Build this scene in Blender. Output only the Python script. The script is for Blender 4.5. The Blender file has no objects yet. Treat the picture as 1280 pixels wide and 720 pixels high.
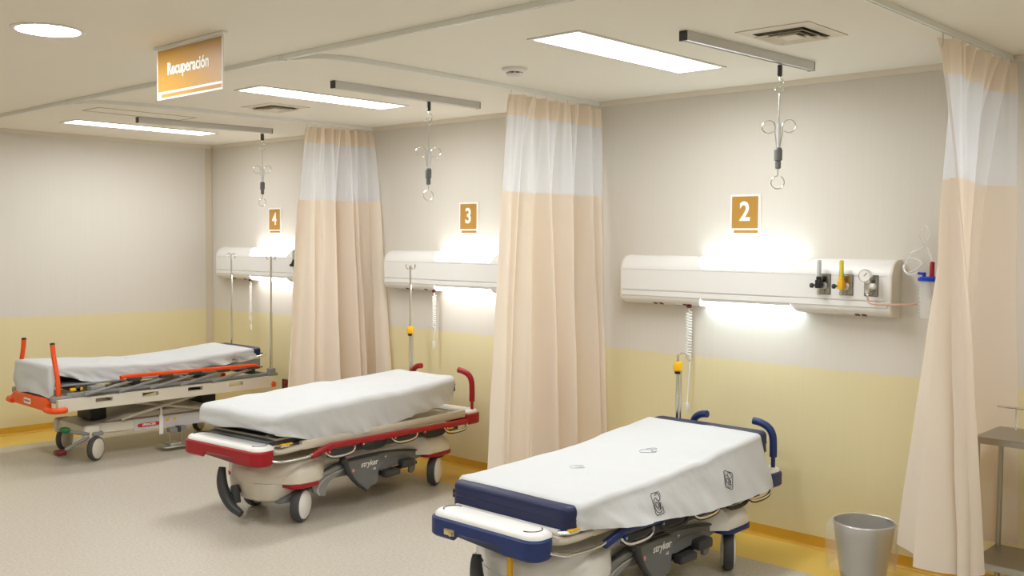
import bpy, bmesh, math, random
from math import sin, cos, pi, radians, sqrt
from mathutils import Vector, Matrix, noise

random.seed(7)
SC = bpy.context.scene
COL = SC.collection

# ------------------------------------------------------------------ camera
YAW, PITCH, ROLL, FPX = radians(43.294), radians(2.641), radians(0.509), 1259.6
f_ = Vector((-sin(YAW) * cos(PITCH), cos(YAW) * cos(PITCH), -sin(PITCH)))
r0 = Vector((cos(YAW), sin(YAW), 0.0))
u0 = r0.cross(f_)
r_ = r0 * cos(ROLL) + u0 * sin(ROLL)
u_ = u0 * cos(ROLL) - r0 * sin(ROLL)
cam_data = bpy.data.cameras.new('camera')
cam_data.sensor_width = 36.0
cam_data.lens = FPX * 36.0 / 1280.0
cam_data.clip_start = 0.05
cam = bpy.data.objects.new('camera', cam_data)
COL.objects.link(cam)
M3 = Matrix((r_, u_, -f_)).transposed()
cam.matrix_world = Matrix.Translation((0.0, -5.603, 1.819)) @ M3.to_4x4()
SC.camera = cam

# ------------------------------------------------------------------ world, exposure
world = bpy.data.worlds.new('world')
SC.world = world
world.use_nodes = True
world.node_tree.nodes['Background'].inputs['Color'].default_value = (0.9, 0.85, 0.75, 1)
world.node_tree.nodes['Background'].inputs['Strength'].default_value = 0.05
SC.view_settings.view_transform = 'Standard'
SC.view_settings.look = 'None'
SC.view_settings.gamma = 1.0
SC.view_settings.use_curve_mapping = False
SC.view_settings.exposure = 0.08

PANEL_W = 10.0        # emission of the ceiling panel diffusers
PANEL_P = 16.5       # watts of the lamps behind each diffuser
DOWN_W = 105.0        # emission of the downlights
HEAD_W = 8.5         # emission of the headwall lamps
WARM = (1.0, 0.90, 0.74)
NEUTRAL = (0.955, 0.98, 1.0)
COOL = (0.80, 0.95, 1.0)

# ------------------------------------------------------------------ materials
def srgb(r, g, b):
    def c(v):
        v /= 255.0
        return v / 12.92 if v <= 0.04045 else ((v + 0.055) / 1.055) ** 2.4
    return (c(r), c(g), c(b), 1.0)

MATS = {}
def mat(name, col, rough=0.5, metal=0.0, bump=0.0, bscale=200.0, var=0.0, vscale=8.0, spec=0.5,
        stretch=(1, 1, 1), trans=0.0, alpha=1.0, coat=0.0, emit=None, estr=0.0, sheen=0.0, ior=1.45):
    if name in MATS:
        return MATS[name]
    m = bpy.data.materials.new(name)
    m.use_nodes = True
    nt = m.node_tree
    b = nt.nodes['Principled BSDF']
    b.inputs['Base Color'].default_value = col
    b.inputs['Roughness'].default_value = rough
    b.inputs['Metallic'].default_value = metal
    b.inputs['Specular IOR Level'].default_value = spec
    b.inputs['Transmission Weight'].default_value = trans
    b.inputs['Alpha'].default_value = alpha
    b.inputs['Coat Weight'].default_value = coat
    b.inputs['Sheen Weight'].default_value = sheen
    b.inputs['IOR'].default_value = ior
    if emit:
        b.inputs['Emission Color'].default_value = (*emit, 1)
        b.inputs['Emission Strength'].default_value = estr
    if bump or var:
        tc = nt.nodes.new('ShaderNodeTexCoord')
        mp = nt.nodes.new('ShaderNodeMapping')
        mp.inputs['Scale'].default_value = stretch
        nt.links.new(tc.outputs['Object'], mp.inputs['Vector'])
    if bump:
        n = nt.nodes.new('ShaderNodeTexNoise')
        n.inputs['Scale'].default_value = bscale
        n.inputs['Detail'].default_value = 3
        nt.links.new(mp.outputs['Vector'], n.inputs['Vector'])
        bp = nt.nodes.new('ShaderNodeBump')
        bp.inputs['Strength'].default_value = bump
        bp.inputs['Distance'].default_value = 0.003
        nt.links.new(n.outputs['Fac'], bp.inputs['Height'])
        nt.links.new(bp.outputs['Normal'], b.inputs['Normal'])
    if var:
        n2 = nt.nodes.new('ShaderNodeTexNoise')
        n2.inputs['Scale'].default_value = vscale
        n2.inputs['Detail'].default_value = 4
        nt.links.new(mp.outputs['Vector'], n2.inputs['Vector'])
        mx = nt.nodes.new('ShaderNodeMix')
        mx.data_type = 'RGBA'
        mx.inputs[6].default_value = tuple(c * (1 - var) for c in col[:3]) + (1,)
        mx.inputs[7].default_value = tuple(min(1, c * (1 + var)) for c in col[:3]) + (1,)
        nt.links.new(n2.outputs['Fac'], mx.inputs[0])
        nt.links.new(mx.outputs[2], b.inputs['Base Color'])
    MATS[name] = m
    return m

def wall_material(name, axis):
    """two-tone paint: beige wall covering with fine vertical grain above, pale yellow paint below"""
    m = bpy.data.materials.new(name)
    m.use_nodes = True
    nt = m.node_tree
    b = nt.nodes['Principled BSDF']
    geo = nt.nodes.new('ShaderNodeNewGeometry')
    sep = nt.nodes.new('ShaderNodeSeparateXYZ')
    nt.links.new(geo.outputs['Position'], sep.inputs[0])
    st = nt.nodes.new('ShaderNodeMath'); st.operation = 'GREATER_THAN'
    st.inputs[1].default_value = 1.081
    nt.links.new(sep.outputs['Z'], st.inputs[0])
    mp = nt.nodes.new('ShaderNodeMapping')
    mp.inputs['Scale'].default_value = (60, 60, 1.2)
    nt.links.new(geo.outputs['Position'], mp.inputs['Vector'])
    n = nt.nodes.new('ShaderNodeTexNoise')
    n.inputs['Scale'].default_value = 1.0
    n.inputs['Detail'].default_value = 5
    nt.links.new(mp.outputs['Vector'], n.inputs['Vector'])
    up = nt.nodes.new('ShaderNodeMix'); up.data_type = 'RGBA'
    up.inputs[6].default_value = srgb(221, 215, 204)
    up.inputs[7].default_value = srgb(226, 220, 210)
    nt.links.new(n.outputs['Fac'], up.inputs[0])
    lo = nt.nodes.new('ShaderNodeMix'); lo.data_type = 'RGBA'
    lo.inputs[6].default_value = srgb(229, 217, 172)
    lo.inputs[7].default_value = srgb(233, 221, 178)
    nt.links.new(n.outputs['Fac'], lo.inputs[0])
    mx = nt.nodes.new('ShaderNodeMix'); mx.data_type = 'RGBA'
    nt.links.new(st.outputs[0], mx.inputs[0])
    nt.links.new(lo.outputs[2], mx.inputs[6])
    nt.links.new(up.outputs[2], mx.inputs[7])
    nt.links.new(mx.outputs[2], b.inputs['Base Color'])
    bp = nt.nodes.new('ShaderNodeBump')
    bp.inputs['Strength'].default_value = 0.05
    bp.inputs['Distance'].default_value = 0.002
    nt.links.new(n.outputs['Fac'], bp.inputs['Height'])
    nt.links.new(bp.outputs['Normal'], b.inputs['Normal'])
    b.inputs['Roughness'].default_value = 0.55
    b.inputs['Specular IOR Level'].default_value = 0.3
    return m

def floor_material():
    """beige speckled sheet vinyl with a yellow border along the walls"""
    m = bpy.data.materials.new('vinyl_floor')
    m.use_nodes = True
    nt = m.node_tree
    b = nt.nodes['Principled BSDF']
    geo = nt.nodes.new('ShaderNodeNewGeometry')
    sep = nt.nodes.new('ShaderNodeSeparateXYZ')
    nt.links.new(geo.outputs['Position'], sep.inputs[0])
    gy = nt.nodes.new('ShaderNodeMath'); gy.operation = 'GREATER_THAN'; gy.inputs[1].default_value = -0.47
    lx = nt.nodes.new('ShaderNodeMath'); lx.operation = 'LESS_THAN'; lx.inputs[1].default_value = -9.125
    nt.links.new(sep.outputs['Y'], gy.inputs[0])
    nt.links.new(sep.outputs['X'], lx.inputs[0])
    mxm = nt.nodes.new('ShaderNodeMath'); mxm.operation = 'MAXIMUM'
    nt.links.new(gy.outputs[0], mxm.inputs[0]); nt.links.new(lx.outputs[0], mxm.inputs[1])
    n = nt.nodes.new('ShaderNodeTexNoise'); n.inputs['Scale'].default_value = 55; n.inputs['Detail'].default_value = 5
    n.inputs['Roughness'].default_value = 0.75
    nt.links.new(geo.outputs['Position'], n.inputs['Vector'])
    rp = nt.nodes.new('ShaderNodeValToRGB')
    e = rp.color_ramp.elements
    e[0].position = 0.32; e[0].color = srgb(176, 167, 152)
    e[1].position = 0.68; e[1].color = srgb(205, 197, 185)
    k = e.new(0.5); k.color = srgb(193, 185, 171)
    nt.links.new(n.outputs['Fac'], rp.inputs[0])
    yl = nt.nodes.new('ShaderNodeMix'); yl.data_type = 'RGBA'
    yl.inputs[6].default_value = srgb(222, 186, 88)
    yl.inputs[7].default_value = srgb(232, 199, 105)
    nt.links.new(n.outputs['Fac'], yl.inputs[0])
    mx = nt.nodes.new('ShaderNodeMix'); mx.data_type = 'RGBA'
    nt.links.new(mxm.outputs[0], mx.inputs[0])
    nt.links.new(rp.outputs[0], mx.inputs[6])
    nt.links.new(yl.outputs[2], mx.inputs[7])
    nt.links.new(mx.outputs[2], b.inputs['Base Color'])
    b.inputs['Roughness'].default_value = 0.42
    b.inputs['Specular IOR Level'].default_value = 0.4
    return m

def cloth_material(name, col, transl=0.3, transp=0.0, bump=0.1, tcol=None):
    m = bpy.data.materials.new(name)
    m.use_nodes = True
    nt = m.node_tree
    nt.nodes.remove(nt.nodes['Principled BSDF'])
    out = nt.nodes['Material Output']
    d = nt.nodes.new('ShaderNodeBsdfDiffuse'); d.inputs[0].default_value = col
    t = nt.nodes.new('ShaderNodeBsdfTranslucent'); t.inputs[0].default_value = tcol or col
    a = nt.nodes.new('ShaderNodeMixShader'); a.inputs[0].default_value = transl
    nt.links.new(d.outputs[0], a.inputs[1]); nt.links.new(t.outputs[0], a.inputs[2])
    last = a
    if bump:
        tc = nt.nodes.new('ShaderNodeTexCoord')
        n = nt.nodes.new('ShaderNodeTexNoise'); n.inputs['Scale'].default_value = 9
        n.inputs['Detail'].default_value = 6
        nt.links.new(tc.outputs['Object'], n.inputs['Vector'])
        bp = nt.nodes.new('ShaderNodeBump'); bp.inputs['Strength'].default_value = bump
        bp.inputs['Distance'].default_value = 0.03
        nt.links.new(n.outputs['Fac'], bp.inputs['Height'])
        nt.links.new(bp.outputs[0], d.inputs['Normal'])
        nt.links.new(bp.outputs[0], t.inputs['Normal'])
    if transp:
        tr = nt.nodes.new('ShaderNodeBsdfTransparent')
        b = nt.nodes.new('ShaderNodeMixShader'); b.inputs[0].default_value = transp
        nt.links.new(a.outputs[0], b.inputs[1]); nt.links.new(tr.outputs[0], b.inputs[2])
        last = b
    nt.links.new(last.outputs[0], out.inputs[0])
    return m

def emit_material(name, col, strength):
    m = bpy.data.materials.new(name)
    m.use_nodes = True
    nt = m.node_tree
    nt.nodes.remove(nt.nodes['Principled BSDF'])
    e = nt.nodes.new('ShaderNodeEmission')
    e.inputs[0].default_value = (*col, 1)
    e.inputs[1].default_value = strength
    nt.links.new(e.outputs[0], nt.nodes['Material Output'].inputs[0])
    return m

WALL = wall_material('two_tone_wall', 'x')
FLOOR = floor_material()
CEIL = mat('ceiling_paint', srgb(242, 237, 224), 0.7, spec=0.2, var=0.015, vscale=1.5)
BASEB = mat('baseboard_vinyl', srgb(214, 164, 52), 0.4, var=0.05, vscale=10)
CORNICE = mat('cornice_paint', srgb(224, 214, 196), 0.5)
WHITE = mat('white_plastic', srgb(238, 236, 232), 0.35, var=0.01)
WHITE2 = mat('white_enamel', srgb(233, 230, 224), 0.3)
CREAM = mat('cream_plastic', srgb(222, 214, 198), 0.4, var=0.02)
BEIGE = mat('beige_frame', srgb(206, 197, 178), 0.4, var=0.02)
GREY = mat('grey_plastic', srgb(112, 114, 114), 0.45, var=0.04)
DGREY = mat('dark_grey_plastic', srgb(62, 63, 64), 0.45)
MGREY = mat('mid_grey_plastic', srgb(140, 140, 138), 0.45)
RUBBER = mat('grey_rubber', srgb(78, 78, 77), 0.6)
BLACK = mat('black_plastic', srgb(28, 28, 28), 0.45)
CHROME = mat('chrome', (0.78, 0.78, 0.77, 1), 0.15, 1.0)
STEEL = mat('brushed_steel', (0.66, 0.65, 0.62, 1), 0.28, 1.0, bump=0.05, bscale=300, stretch=(1, 1, 20))
ALU = mat('aluminium', (0.66, 0.66, 0.65, 1), 0.38, 0.9)
PAINTALU = mat('painted_track', srgb(240, 240, 234), 0.35)
NAVY = mat('navy_plastic', srgb(30, 50, 105), 0.4)
NAVYV = mat('navy_vinyl', srgb(31, 38, 76), 0.45, bump=0.15, bscale=120, var=0.06)
RED = mat('red_plastic', srgb(160, 22, 32), 0.35)
ORANGE = mat('orange_plastic', srgb(238, 82, 20), 0.35)
YELLOW = mat('yellow_plastic', srgb(240, 182, 20), 0.4)
GREEN = mat('green_plastic', srgb(20, 110, 50), 0.4)
DRED = mat('dark_red_plastic', srgb(96, 18, 22), 0.4)
BLUE = mat('blue_plastic', srgb(25, 60, 190), 0.4)
GOLD = mat('gold_print', srgb(184, 138, 62), 0.45)
PRINTW = mat('white_print', srgb(246, 244, 238), 0.5)
INK = mat('dark_ink', srgb(52, 52, 56), 0.7)
LILAC = mat('pale_grey_panel', srgb(206, 203, 206), 0.4)
BRASS = mat('brass_fitting', (0.75, 0.62, 0.36, 1), 0.3, 1.0)
SHEET = cloth_material('white_cotton_sheet', srgb(218, 219, 219), 0.12, 0.0, 0.22)
CURT = cloth_material('peach_curtain_fabric', srgb(240, 231, 218), 0.30, 0.0, 0.06, srgb(248, 222, 186))
MESHC = cloth_material('white_curtain_mesh', srgb(246, 247, 250), 0.40, 0.18, 0.0)
CLEARP = mat('clear_plastic', (0.95, 0.95, 0.93, 1), 0.12, alpha=0.22)
TUBEP = mat('clear_tubing', (0.93, 0.93, 0.92, 1), 0.15, alpha=0.55)
PINKT = mat('pink_tubing', srgb(212, 176, 160), 0.4)
L_PANEL = emit_material('ceiling_panel_light', NEUTRAL, PANEL_W)
L_DOWN = emit_material('downlight_lamp', NEUTRAL, DOWN_W)
L_HEAD_C = emit_material('headwall_lamp_cool', COOL, HEAD_W)
L_HEAD_N = emit_material('headwall_lamp_neutral', (1.0, 0.985, 0.96), HEAD_W)

# ------------------------------------------------------------------ mesh helpers
class MB:
    def __init__(s):
        s.v = []; s.f = []; s.mi = []; s.cur = 0
    def add(s, verts, faces):
        o = len(s.v)
        s.v += [Vector(p) for p in verts]
        s.f += [tuple(i + o for i in fc) for fc in faces]
        s.mi += [s.cur] * len(faces)
        return s
    def bm(s, b, M=None):
        b.verts.index_update()
        vs = [(M @ x.co) if M else x.co.copy() for x in b.verts]
        s.add(vs, [[x.index for x in fc.verts] for fc in b.faces])
        b.free()
        return s
    def box(s, x0, x1, y0, y1, z0, z1, r=0.0, seg=2, M=None):
        b = bmesh.new()
        bmesh.ops.create_cube(b, size=1.0)
        for v in b.verts:
            v.co = Vector(((x0 + x1) / 2 + v.co.x * (x1 - x0), (y0 + y1) / 2 + v.co.y * (y1 - y0), (z0 + z1) / 2 + v.co.z * (z1 - z0)))
        if r > 0:
            r = min(r, 0.49 * min(abs(x1 - x0), abs(y1 - y0), abs(z1 - z0)))
            bmesh.ops.bevel(b, geom=list(b.edges), offset=r, segments=seg, profile=0.5, affect='EDGES')
        return s.bm(b, M)
    def loft(s, rings, cap0=True, cap1=True, closed=True):
        n = len(rings[0]); vs = []; fs = []
        for r in rings:
            vs += list(r)
        for i in range(len(rings) - 1):
            for j in range(n if closed else n - 1):
                a = i * n + j; b = i * n + (j + 1) % n
                fs.append((a, b, b + n, a + n))
        if cap0: fs.append(tuple(reversed(range(n))))
        if cap1: fs.append(tuple(range((len(rings) - 1) * n, len(rings) * n)))
        return s.add(vs, fs)
    def tube(s, path, r, n=10, closed=False, caps=True):
        P = [Vector(p) for p in path]
        m = len(P)
        R = r if isinstance(r, (list, tuple)) else [r] * m
        T = []
        for i in range(m):
            if closed:
                t = P[(i + 1) % m] - P[i - 1]
            else:
                t = P[min(i + 1, m - 1)] - P[max(i - 1, 0)]
            T.append(t.normalized())
        up = Vector((0, 0, 1)) if abs(T[0].z) < 0.9 else Vector((1, 0, 0))
        N = (up - T[0] * up.dot(T[0])).normalized()
        rings = []
        for i in range(m):
            N = (N - T[i] * N.dot(T[i]))
            N = N.normalized() if N.length > 1e-6 else T[i].orthogonal().normalized()
            B = T[i].cross(N)
            rings.append([P[i] + (N * cos(2 * pi * k / n) + B * sin(2 * pi * k / n)) * R[i] for k in range(n)])
        if closed:
            rings.append(rings[0])
            return s.loft(rings, False, False)
        return s.loft(rings, caps, caps)
    def lathe(s, prof, c=(0, 0, 0), axis='z', n=24, M=None, hollow=False):
        """prof: list of (radius, height)"""
        rings = []
        for r, h in prof:
            ring = []
            for k in range(n):
                a = 2 * pi * k / n
                p = (max(r, 1e-4) * cos(a), max(r, 1e-4) * sin(a), h)
                if axis == 'x': p = (p[2], p[0], p[1])
                elif axis == 'y': p = (p[0], p[2], p[1])
                v = Vector(p)
                if M: v = M @ v
                ring.append(v + Vector(c))
            rings.append(ring)
        if hollow:
            return s.loft(rings + [rings[0]], False, False)
        return s.loft(rings)
    def prism(s, poly, a0, a1, axis='x', r=0.0):
        """polygon in the plane normal to axis, extruded a0..a1, with a small chamfer"""
        def mk(p, h):
            return {'x': (h, p[0], p[1]), 'y': (p[0], h, p[1]), 'z': (p[0], p[1], h)}[axis]
        if r <= 0:
            return s.loft([[mk(p, a0) for p in poly], [mk(p, a1) for p in poly]])
        cx = sum(p[0] for p in poly) / len(poly); cy = sum(p[1] for p in poly) / len(poly)
        ins = inset(poly, r)
        sg = 1 if a1 > a0 else -1
        return s.loft([[mk(p, a0) for p in ins], [mk(p, a0 + sg * r) for p in poly],
                       [mk(p, a1 - sg * r) for p in poly], [mk(p, a1) for p in ins]])
    def build(s, name, m, parent=None, sharp=38, smooth=True):
        me = bpy.data.meshes.new(name)
        me.from_pydata([tuple(v) for v in s.v], [], s.f)
        ms = m if isinstance(m, (list, tuple)) else [m]
        for q in ms: me.materials.append(q)
        if len(ms) > 1:
            me.polygons.foreach_set('material_index', s.mi)
        b = bmesh.new(); b.from_mesh(me)
        bmesh.ops.recalc_face_normals(b, faces=b.faces)
        b.to_mesh(me); b.free()
        if smooth:
            me.polygons.foreach_set('use_smooth', [True] * len(me.polygons))
            me.set_sharp_from_angle(angle=radians(sharp))
        me.update()
        o = bpy.data.objects.new(name, me)
        COL.objects.link(o)
        o.parent = parent
        return o

def inset(poly, d):
    n = len(poly)
    area = sum(poly[i][0] * poly[(i + 1) % n][1] - poly[(i + 1) % n][0] * poly[i][1] for i in range(n))
    sg = 1 if area > 0 else -1
    out = []
    for i in range(n):
        p0 = Vector(poly[i - 1]).to_2d(); p1 = Vector(poly[i]).to_2d(); p2 = Vector(poly[(i + 1) % n]).to_2d()
        e1 = (p1 - p0); e2 = (p2 - p1)
        e1 = e1.normalized() if e1.length > 1e-9 else Vector((1, 0)); e2 = e2.normalized() if e2.length > 1e-9 else e1
        n1 = Vector((-e1.y, e1.x)) * sg; n2 = Vector((-e2.y, e2.x)) * sg
        b = n1 + n2
        b = b.normalized() if b.length > 1e-6 else n1
        k = max(0.5, b.dot(n1))
        q = p1 + b * (d / k)
        out.append((q.x, q.y))
    return out

def smooth_path(pts, sub=6, closed=False):
    """Catmull-Rom through 2-D or 3-D points"""
    P = [Vector(p) for p in pts]; n = len(P); out = []
    rng = range(n if closed else n - 1)
    for i in rng:
        if closed:
            a, b, c, d = P[i - 1], P[i], P[(i + 1) % n], P[(i + 2) % n]
        else:
            a, b, c, d = P[max(i - 1, 0)], P[i], P[i + 1], P[min(i + 2, n - 1)]
        for k in range(sub):
            t = k / sub
            out.append(0.5 * ((2 * b) + (c - a) * t + (2 * a - 5 * b + 4 * c - d) * t * t + (3 * b - a - 3 * c + d) * t ** 3))
    if not closed: out.append(P[-1])
    return out

def interp(tab, x):
    if x <= tab[0][0]: return tab[0][1]
    for (a, va), (b, vb) in zip(tab, tab[1:]):
        if x <= b:
            t = (x - a) / (b - a)
            t = t * t * (3 - 2 * t) * 0.5 + t * 0.5
            return va + (vb - va) * t
    return tab[-1][1]

def rrect(x0, x1, y0, y1, r, seg=6, nx=1, ny=1):
    """rounded rectangle outline, counter-clockwise from the lower right; extra points on straight sides"""
    pts = []
    cs = [(x1 - r, y0 + r, -pi / 2), (x1 - r, y1 - r, 0), (x0 + r, y1 - r, pi / 2), (x0 + r, y0 + r, pi)]
    for q, (cx, cy, a0) in enumerate(cs):
        for k in range(seg + 1):
            a = a0 + pi / 2 * k / seg
            pts.append((cx + r * cos(a), cy + r * sin(a)))
        nxt = cs[(q + 1) % 4]
        a = a0 + pi / 2
        p0 = pts[-1]; p1 = (nxt[0] + r * cos(nxt[2]), nxt[1] + r * sin(nxt[2]))
        nn = ny if q in (0, 2) else nx
        for k in range(1, nn):
            pts.append((p0[0] + (p1[0] - p0[0]) * k / nn, p0[1] + (p1[1] - p0[1]) * k / nn))
    return pts

def empty(name, loc=(0, 0, 0), rz=0.0):
    o = bpy.data.objects.new(name, None)
    o.empty_display_size = 0.1
    COL.objects.link(o)
    o.location = loc
    o.rotation_euler = (0, 0, rz)
    return o

def tag(o, label, cat, group=None, kind=None):
    if label: o['label'] = label
    if cat: o['category'] = cat
    if group: o['group'] = group
    if kind: o['kind'] = kind
    return o

def struct(o):
    o['kind'] = 'structure'
    return o

def shift(o, loc):
    """move mesh data so the origin sits at loc"""
    v = Vector(loc)
    o.data.transform(Matrix.Translation(-v))
    o.location = v
    return o

def text_mesh(body, size, name, m, parent, M, bold=0.0, sx=1.0, shear=0.0, depth=0.0008, align='CENTER'):
    cu = bpy.data.curves.new(name, 'FONT')
    cu.body = body; cu.size = size; cu.align_x = align; cu.align_y = 'CENTER'
    cu.offset = bold; cu.shear = shear; cu.extrude = depth; cu.resolution_u = 4
    t = bpy.data.objects.new(name, cu)
    COL.objects.link(t)
    bpy.context.view_layer.update()
    me = bpy.data.meshes.new_from_object(t.evaluated_get(bpy.context.evaluated_depsgraph_get()))
    bpy.data.objects.remove(t)
    me.name = name
    me.transform(M @ Matrix.Diagonal((sx, 1, 1, 1)))
    me.materials.clear(); me.materials.append(m)
    o = bpy.data.objects.new(name, me)
    COL.objects.link(o)
    o.parent = parent
    return o

def wallM(x, y, z):
    """text frame facing -y (readable from the room)"""
    return Matrix.Translation((x, y, z)) @ Matrix.Rotation(pi / 2, 4, 'X')

# ------------------------------------------------------------------ room shell
XL, XR, YF, H = -9.652, 3.0, -9.0, 2.8
struct(MB().box(XL - 0.15, XR + 0.15, YF - 0.15, 0.15, -0.1, 0.0).build('floor', FLOOR))
struct(MB().box(XL - 0.15, XR + 0.15, YF - 0.15, 0.15, H, H + 0.1).build('ceiling', CEIL))
struct(MB().box(XL - 0.15, XR + 0.15, 0.0, 0.15, 0, H).build('wall_back', WALL))
struct(MB().box(XL - 0.15, XL, YF, 0.0, 0, H).build('wall_left', WALL))
struct(MB().box(XR, XR + 0.15, YF, 0.0, 0, H).build('wall_right', WALL))
struct(MB().box(XL - 0.15, XR + 0.15, YF - 0.15, YF, 0, H).build('wall_front', WALL))
# coved baseboards
def cove(name, along):
    prof = [(0, 0.072), (0.005, 0.072), (0.006, 0.022), (0.010, 0.010), (0.018, 0.003), (0.028, 0.0005), (0, 0.0005)]
    m = MB()
    if along == 'x':
        m.loft([[(XL, -a, b) for a, b in prof], [(XR, -a, b) for a, b in prof]])
    else:
        m.loft([[(XL + a, YF, b) for a, b in prof], [(XL + a, 0, b) for a, b in prof]])
    struct(m.build(name, BASEB))
cove('baseboard_back', 'x'); cove('baseboard_left', 'y')
def cornice(name, along):
    prof = [(0, 2.768), (0.012, 2.768), (0.016, 2.78), (0.024, 2.79), (0.026, 2.7995), (0, 2.7995)]
    m = MB()
    if along == 'x':
        m.loft([[(XL, -a, b) for a, b in prof], [(XR, -a, b) for a, b in prof]])
    else:
        m.loft([[(XL + a, YF, b) for a, b in prof], [(XL + a, 0, b) for a, b in prof]])
    struct(m.build(name, CORNICE))
cornice('trim_1', 'x'); cornice('trim_2', 'y')
struct(MB().box(XL + 0.0005, XL + 0.006, -0.075, -0.002, 0.074, 2.767, 0.002, 1).build('trim_3', mat('corner_guard', srgb(216, 203, 182), 0.4)))

# ------------------------------------------------------------------ ceiling lights
def light_panel(x0, x1, y0, y1, label, power=1.0, group='ceiling light panels over the bays'):
    t = empty('ceiling_light', ((x0 + x1) / 2, (y0 + y1) / 2, H))
    tag(t, label, 'ceiling light', group)
    hx, hy = (x1 - x0) / 2, (y1 - y0) / 2
    e = 0.022
    fr = MB()
    for a in ((-hx - e, hx + e, -hy - e, -hy), (-hx - e, hx + e, hy, hy + e), (-hx - e, -hx, -hy, hy), (hx, hx + e, -hy, hy)):
        fr.box(a[0], a[1], a[2], a[3], -0.006, 0.0, 0.002, 1)
    fr.build('frame', WHITE2, t)
    MB().box(-hx, hx, -hy, hy, -0.004, -0.001).build('diffuser', L_PANEL, t)
    ld = bpy.data.lights.new('panel_lamp', 'AREA')
    ld.shape = 'RECTANGLE'; ld.size = 2 * hx; ld.size_y = 2 * hy
    ld.energy = PANEL_P * power; ld.color = NEUTRAL; ld.spread = radians(172)
    lo = bpy.data.objects.new('panel_lamp', ld)
    COL.objects.link(lo); lo.parent = t; lo.location = (0, 0, -0.006)
    return t
light_panel(-3.318, -3.035, -1.95, -0.70, 'long lit ceiling panel over the navy stretcher')
light_panel(-5.908, -5.632, -1.978, -0.775, 'long lit ceiling panel over the red-bumpered stretcher')
light_panel(-8.72, -8.44, -1.945, -0.66, 'long lit ceiling panel over the orange stretcher', 0.55)
light_panel(-0.70, -0.42, -1.95, -0.70, 'long lit ceiling panel beyond the curtain beside the steel cart')

def downlight(x, y, label):
    t = empty('downlight', (x, y, H))
    tag(t, label, 'downlight', 'round downlights along the aisle ceiling')
    MB().lathe([(0.140, 0.0), (0.166, 0.0), (0.166, -0.004), (0.158, -0.008), (0.142, -0.006)], n=40, hollow=True).build('trim_ring', WHITE2, t)
    MB().lathe([(0.142, -0.001), (0.142, -0.005), (0.02, -0.006)], n=40).build('lens', L_DOWN, t)
downlight(-4.905, -3.61, 'round recessed downlight beside the hanging gold sign')
for i, (x, y) in enumerate(((-7.4, -3.61), (-2.4, -3.61), (0.1, -3.61), (-6.2, -6.6), (-2.4, -6.6), (0.8, -6.6))):  # unseen downlights, added to carry part of the room's light
    downlight(x, y, 'added round downlight out of view, farther along the aisle ceiling')

# ------------------------------------------------------------------ vents, detector, hatch
def vent(x0, x1, y0, y1, label):
    t = empty('air_vent', ((x0 + x1) / 2, (y0 + y1) / 2, H))
    tag(t, label, 'air vent', 'square ceiling air vents')
    hx, hy = (x1 - x0) / 2, (y1 - y0) / 2
    MB().box(-hx * 0.7, hx * 0.7, -hy * 0.7, hy * 0.7, -0.0015, -0.0005).build('backing', mat('vent_dark', srgb(84, 80, 70), 0.8), t)
    def ring(o, i, zo, zi):
        m = MB()
        def sq(s, z): return [(-hx * s, -hy * s, z), (hx * s, -hy * s, z), (hx * s, hy * s, z), (-hx * s, hy * s, z)]
        m.loft([sq(o, zo), sq(o, zo - 0.003), sq(i, zi - 0.003), sq(i, zi)], False, False)
        return m
    ring(1.0, 0.70, -0.001, -0.006).build('frame', CORNICE, t, sharp=20)
    for o, i in ((0.66, 0.50), (0.46, 0.30)):
        ring(o, i, -0.020, -0.004).build('louvre', CORNICE, t, sharp=20)
    MB().box(-hx * 0.26, hx * 0.26, -hy * 0.26, hy * 0.26, -0.021, -0.015, 0.002, 1).build('centre_plate', CORNICE, t)
vent(-2.50, -2.13, -1.455, -1.065, 'square louvred air vent beside the drip rail over the navy stretcher')
vent(-6.65, -6.26, -1.50, -1.16, 'square louvred air vent beside the light panel over the red stretcher')
h = MB()
for a in ((-7.79, -7.50, -2.19, -2.184), (-7.79, -7.50, -1.386, -1.38), (-7.79, -7.784, -2.184, -1.386), (-7.506, -7.50, -2.184, -1.386)):
    h.box(a[0], a[1], a[2], a[3], 2.797, 2.7998)
h = h.build('access_hatch', mat('hatch_line', srgb(176, 164, 140), 0.6))
shift(h, (-7.645, -1.785, H)); tag(h, 'thin-lined access hatch in the ceiling beside the drip rail over the orange stretcher', 'ceiling hatch')

t = empty('smoke_detector', (-3.955, -1.40, H)); tag(t, 'white round smoke detector on the ceiling near the middle curtain track', 'smoke detector')
MB().lathe([(0.072, 0.0), (0.072, -0.012), (0.062, -0.018), (0.050, -0.022)], n=28).build('base', WHITE2, t)
MB().lathe([(0.034, -0.018), (0.034, -0.034)], n=24).build('chamber', BLACK, t)
MB().lathe([(0.046, -0.030), (0.046, -0.040), (0.036, -0.047), (0.005, -0.049)], n=28).build('cap', WHITE2, t)
m = MB()
for k in range(8):
    a = 2 * pi * k / 8
    m.box(-0.004, 0.004, 0.036, 0.046, -0.033, -0.018, M=Matrix.Rotation(a, 4, 'Z'))
m.build('rib', WHITE2, t)

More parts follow.
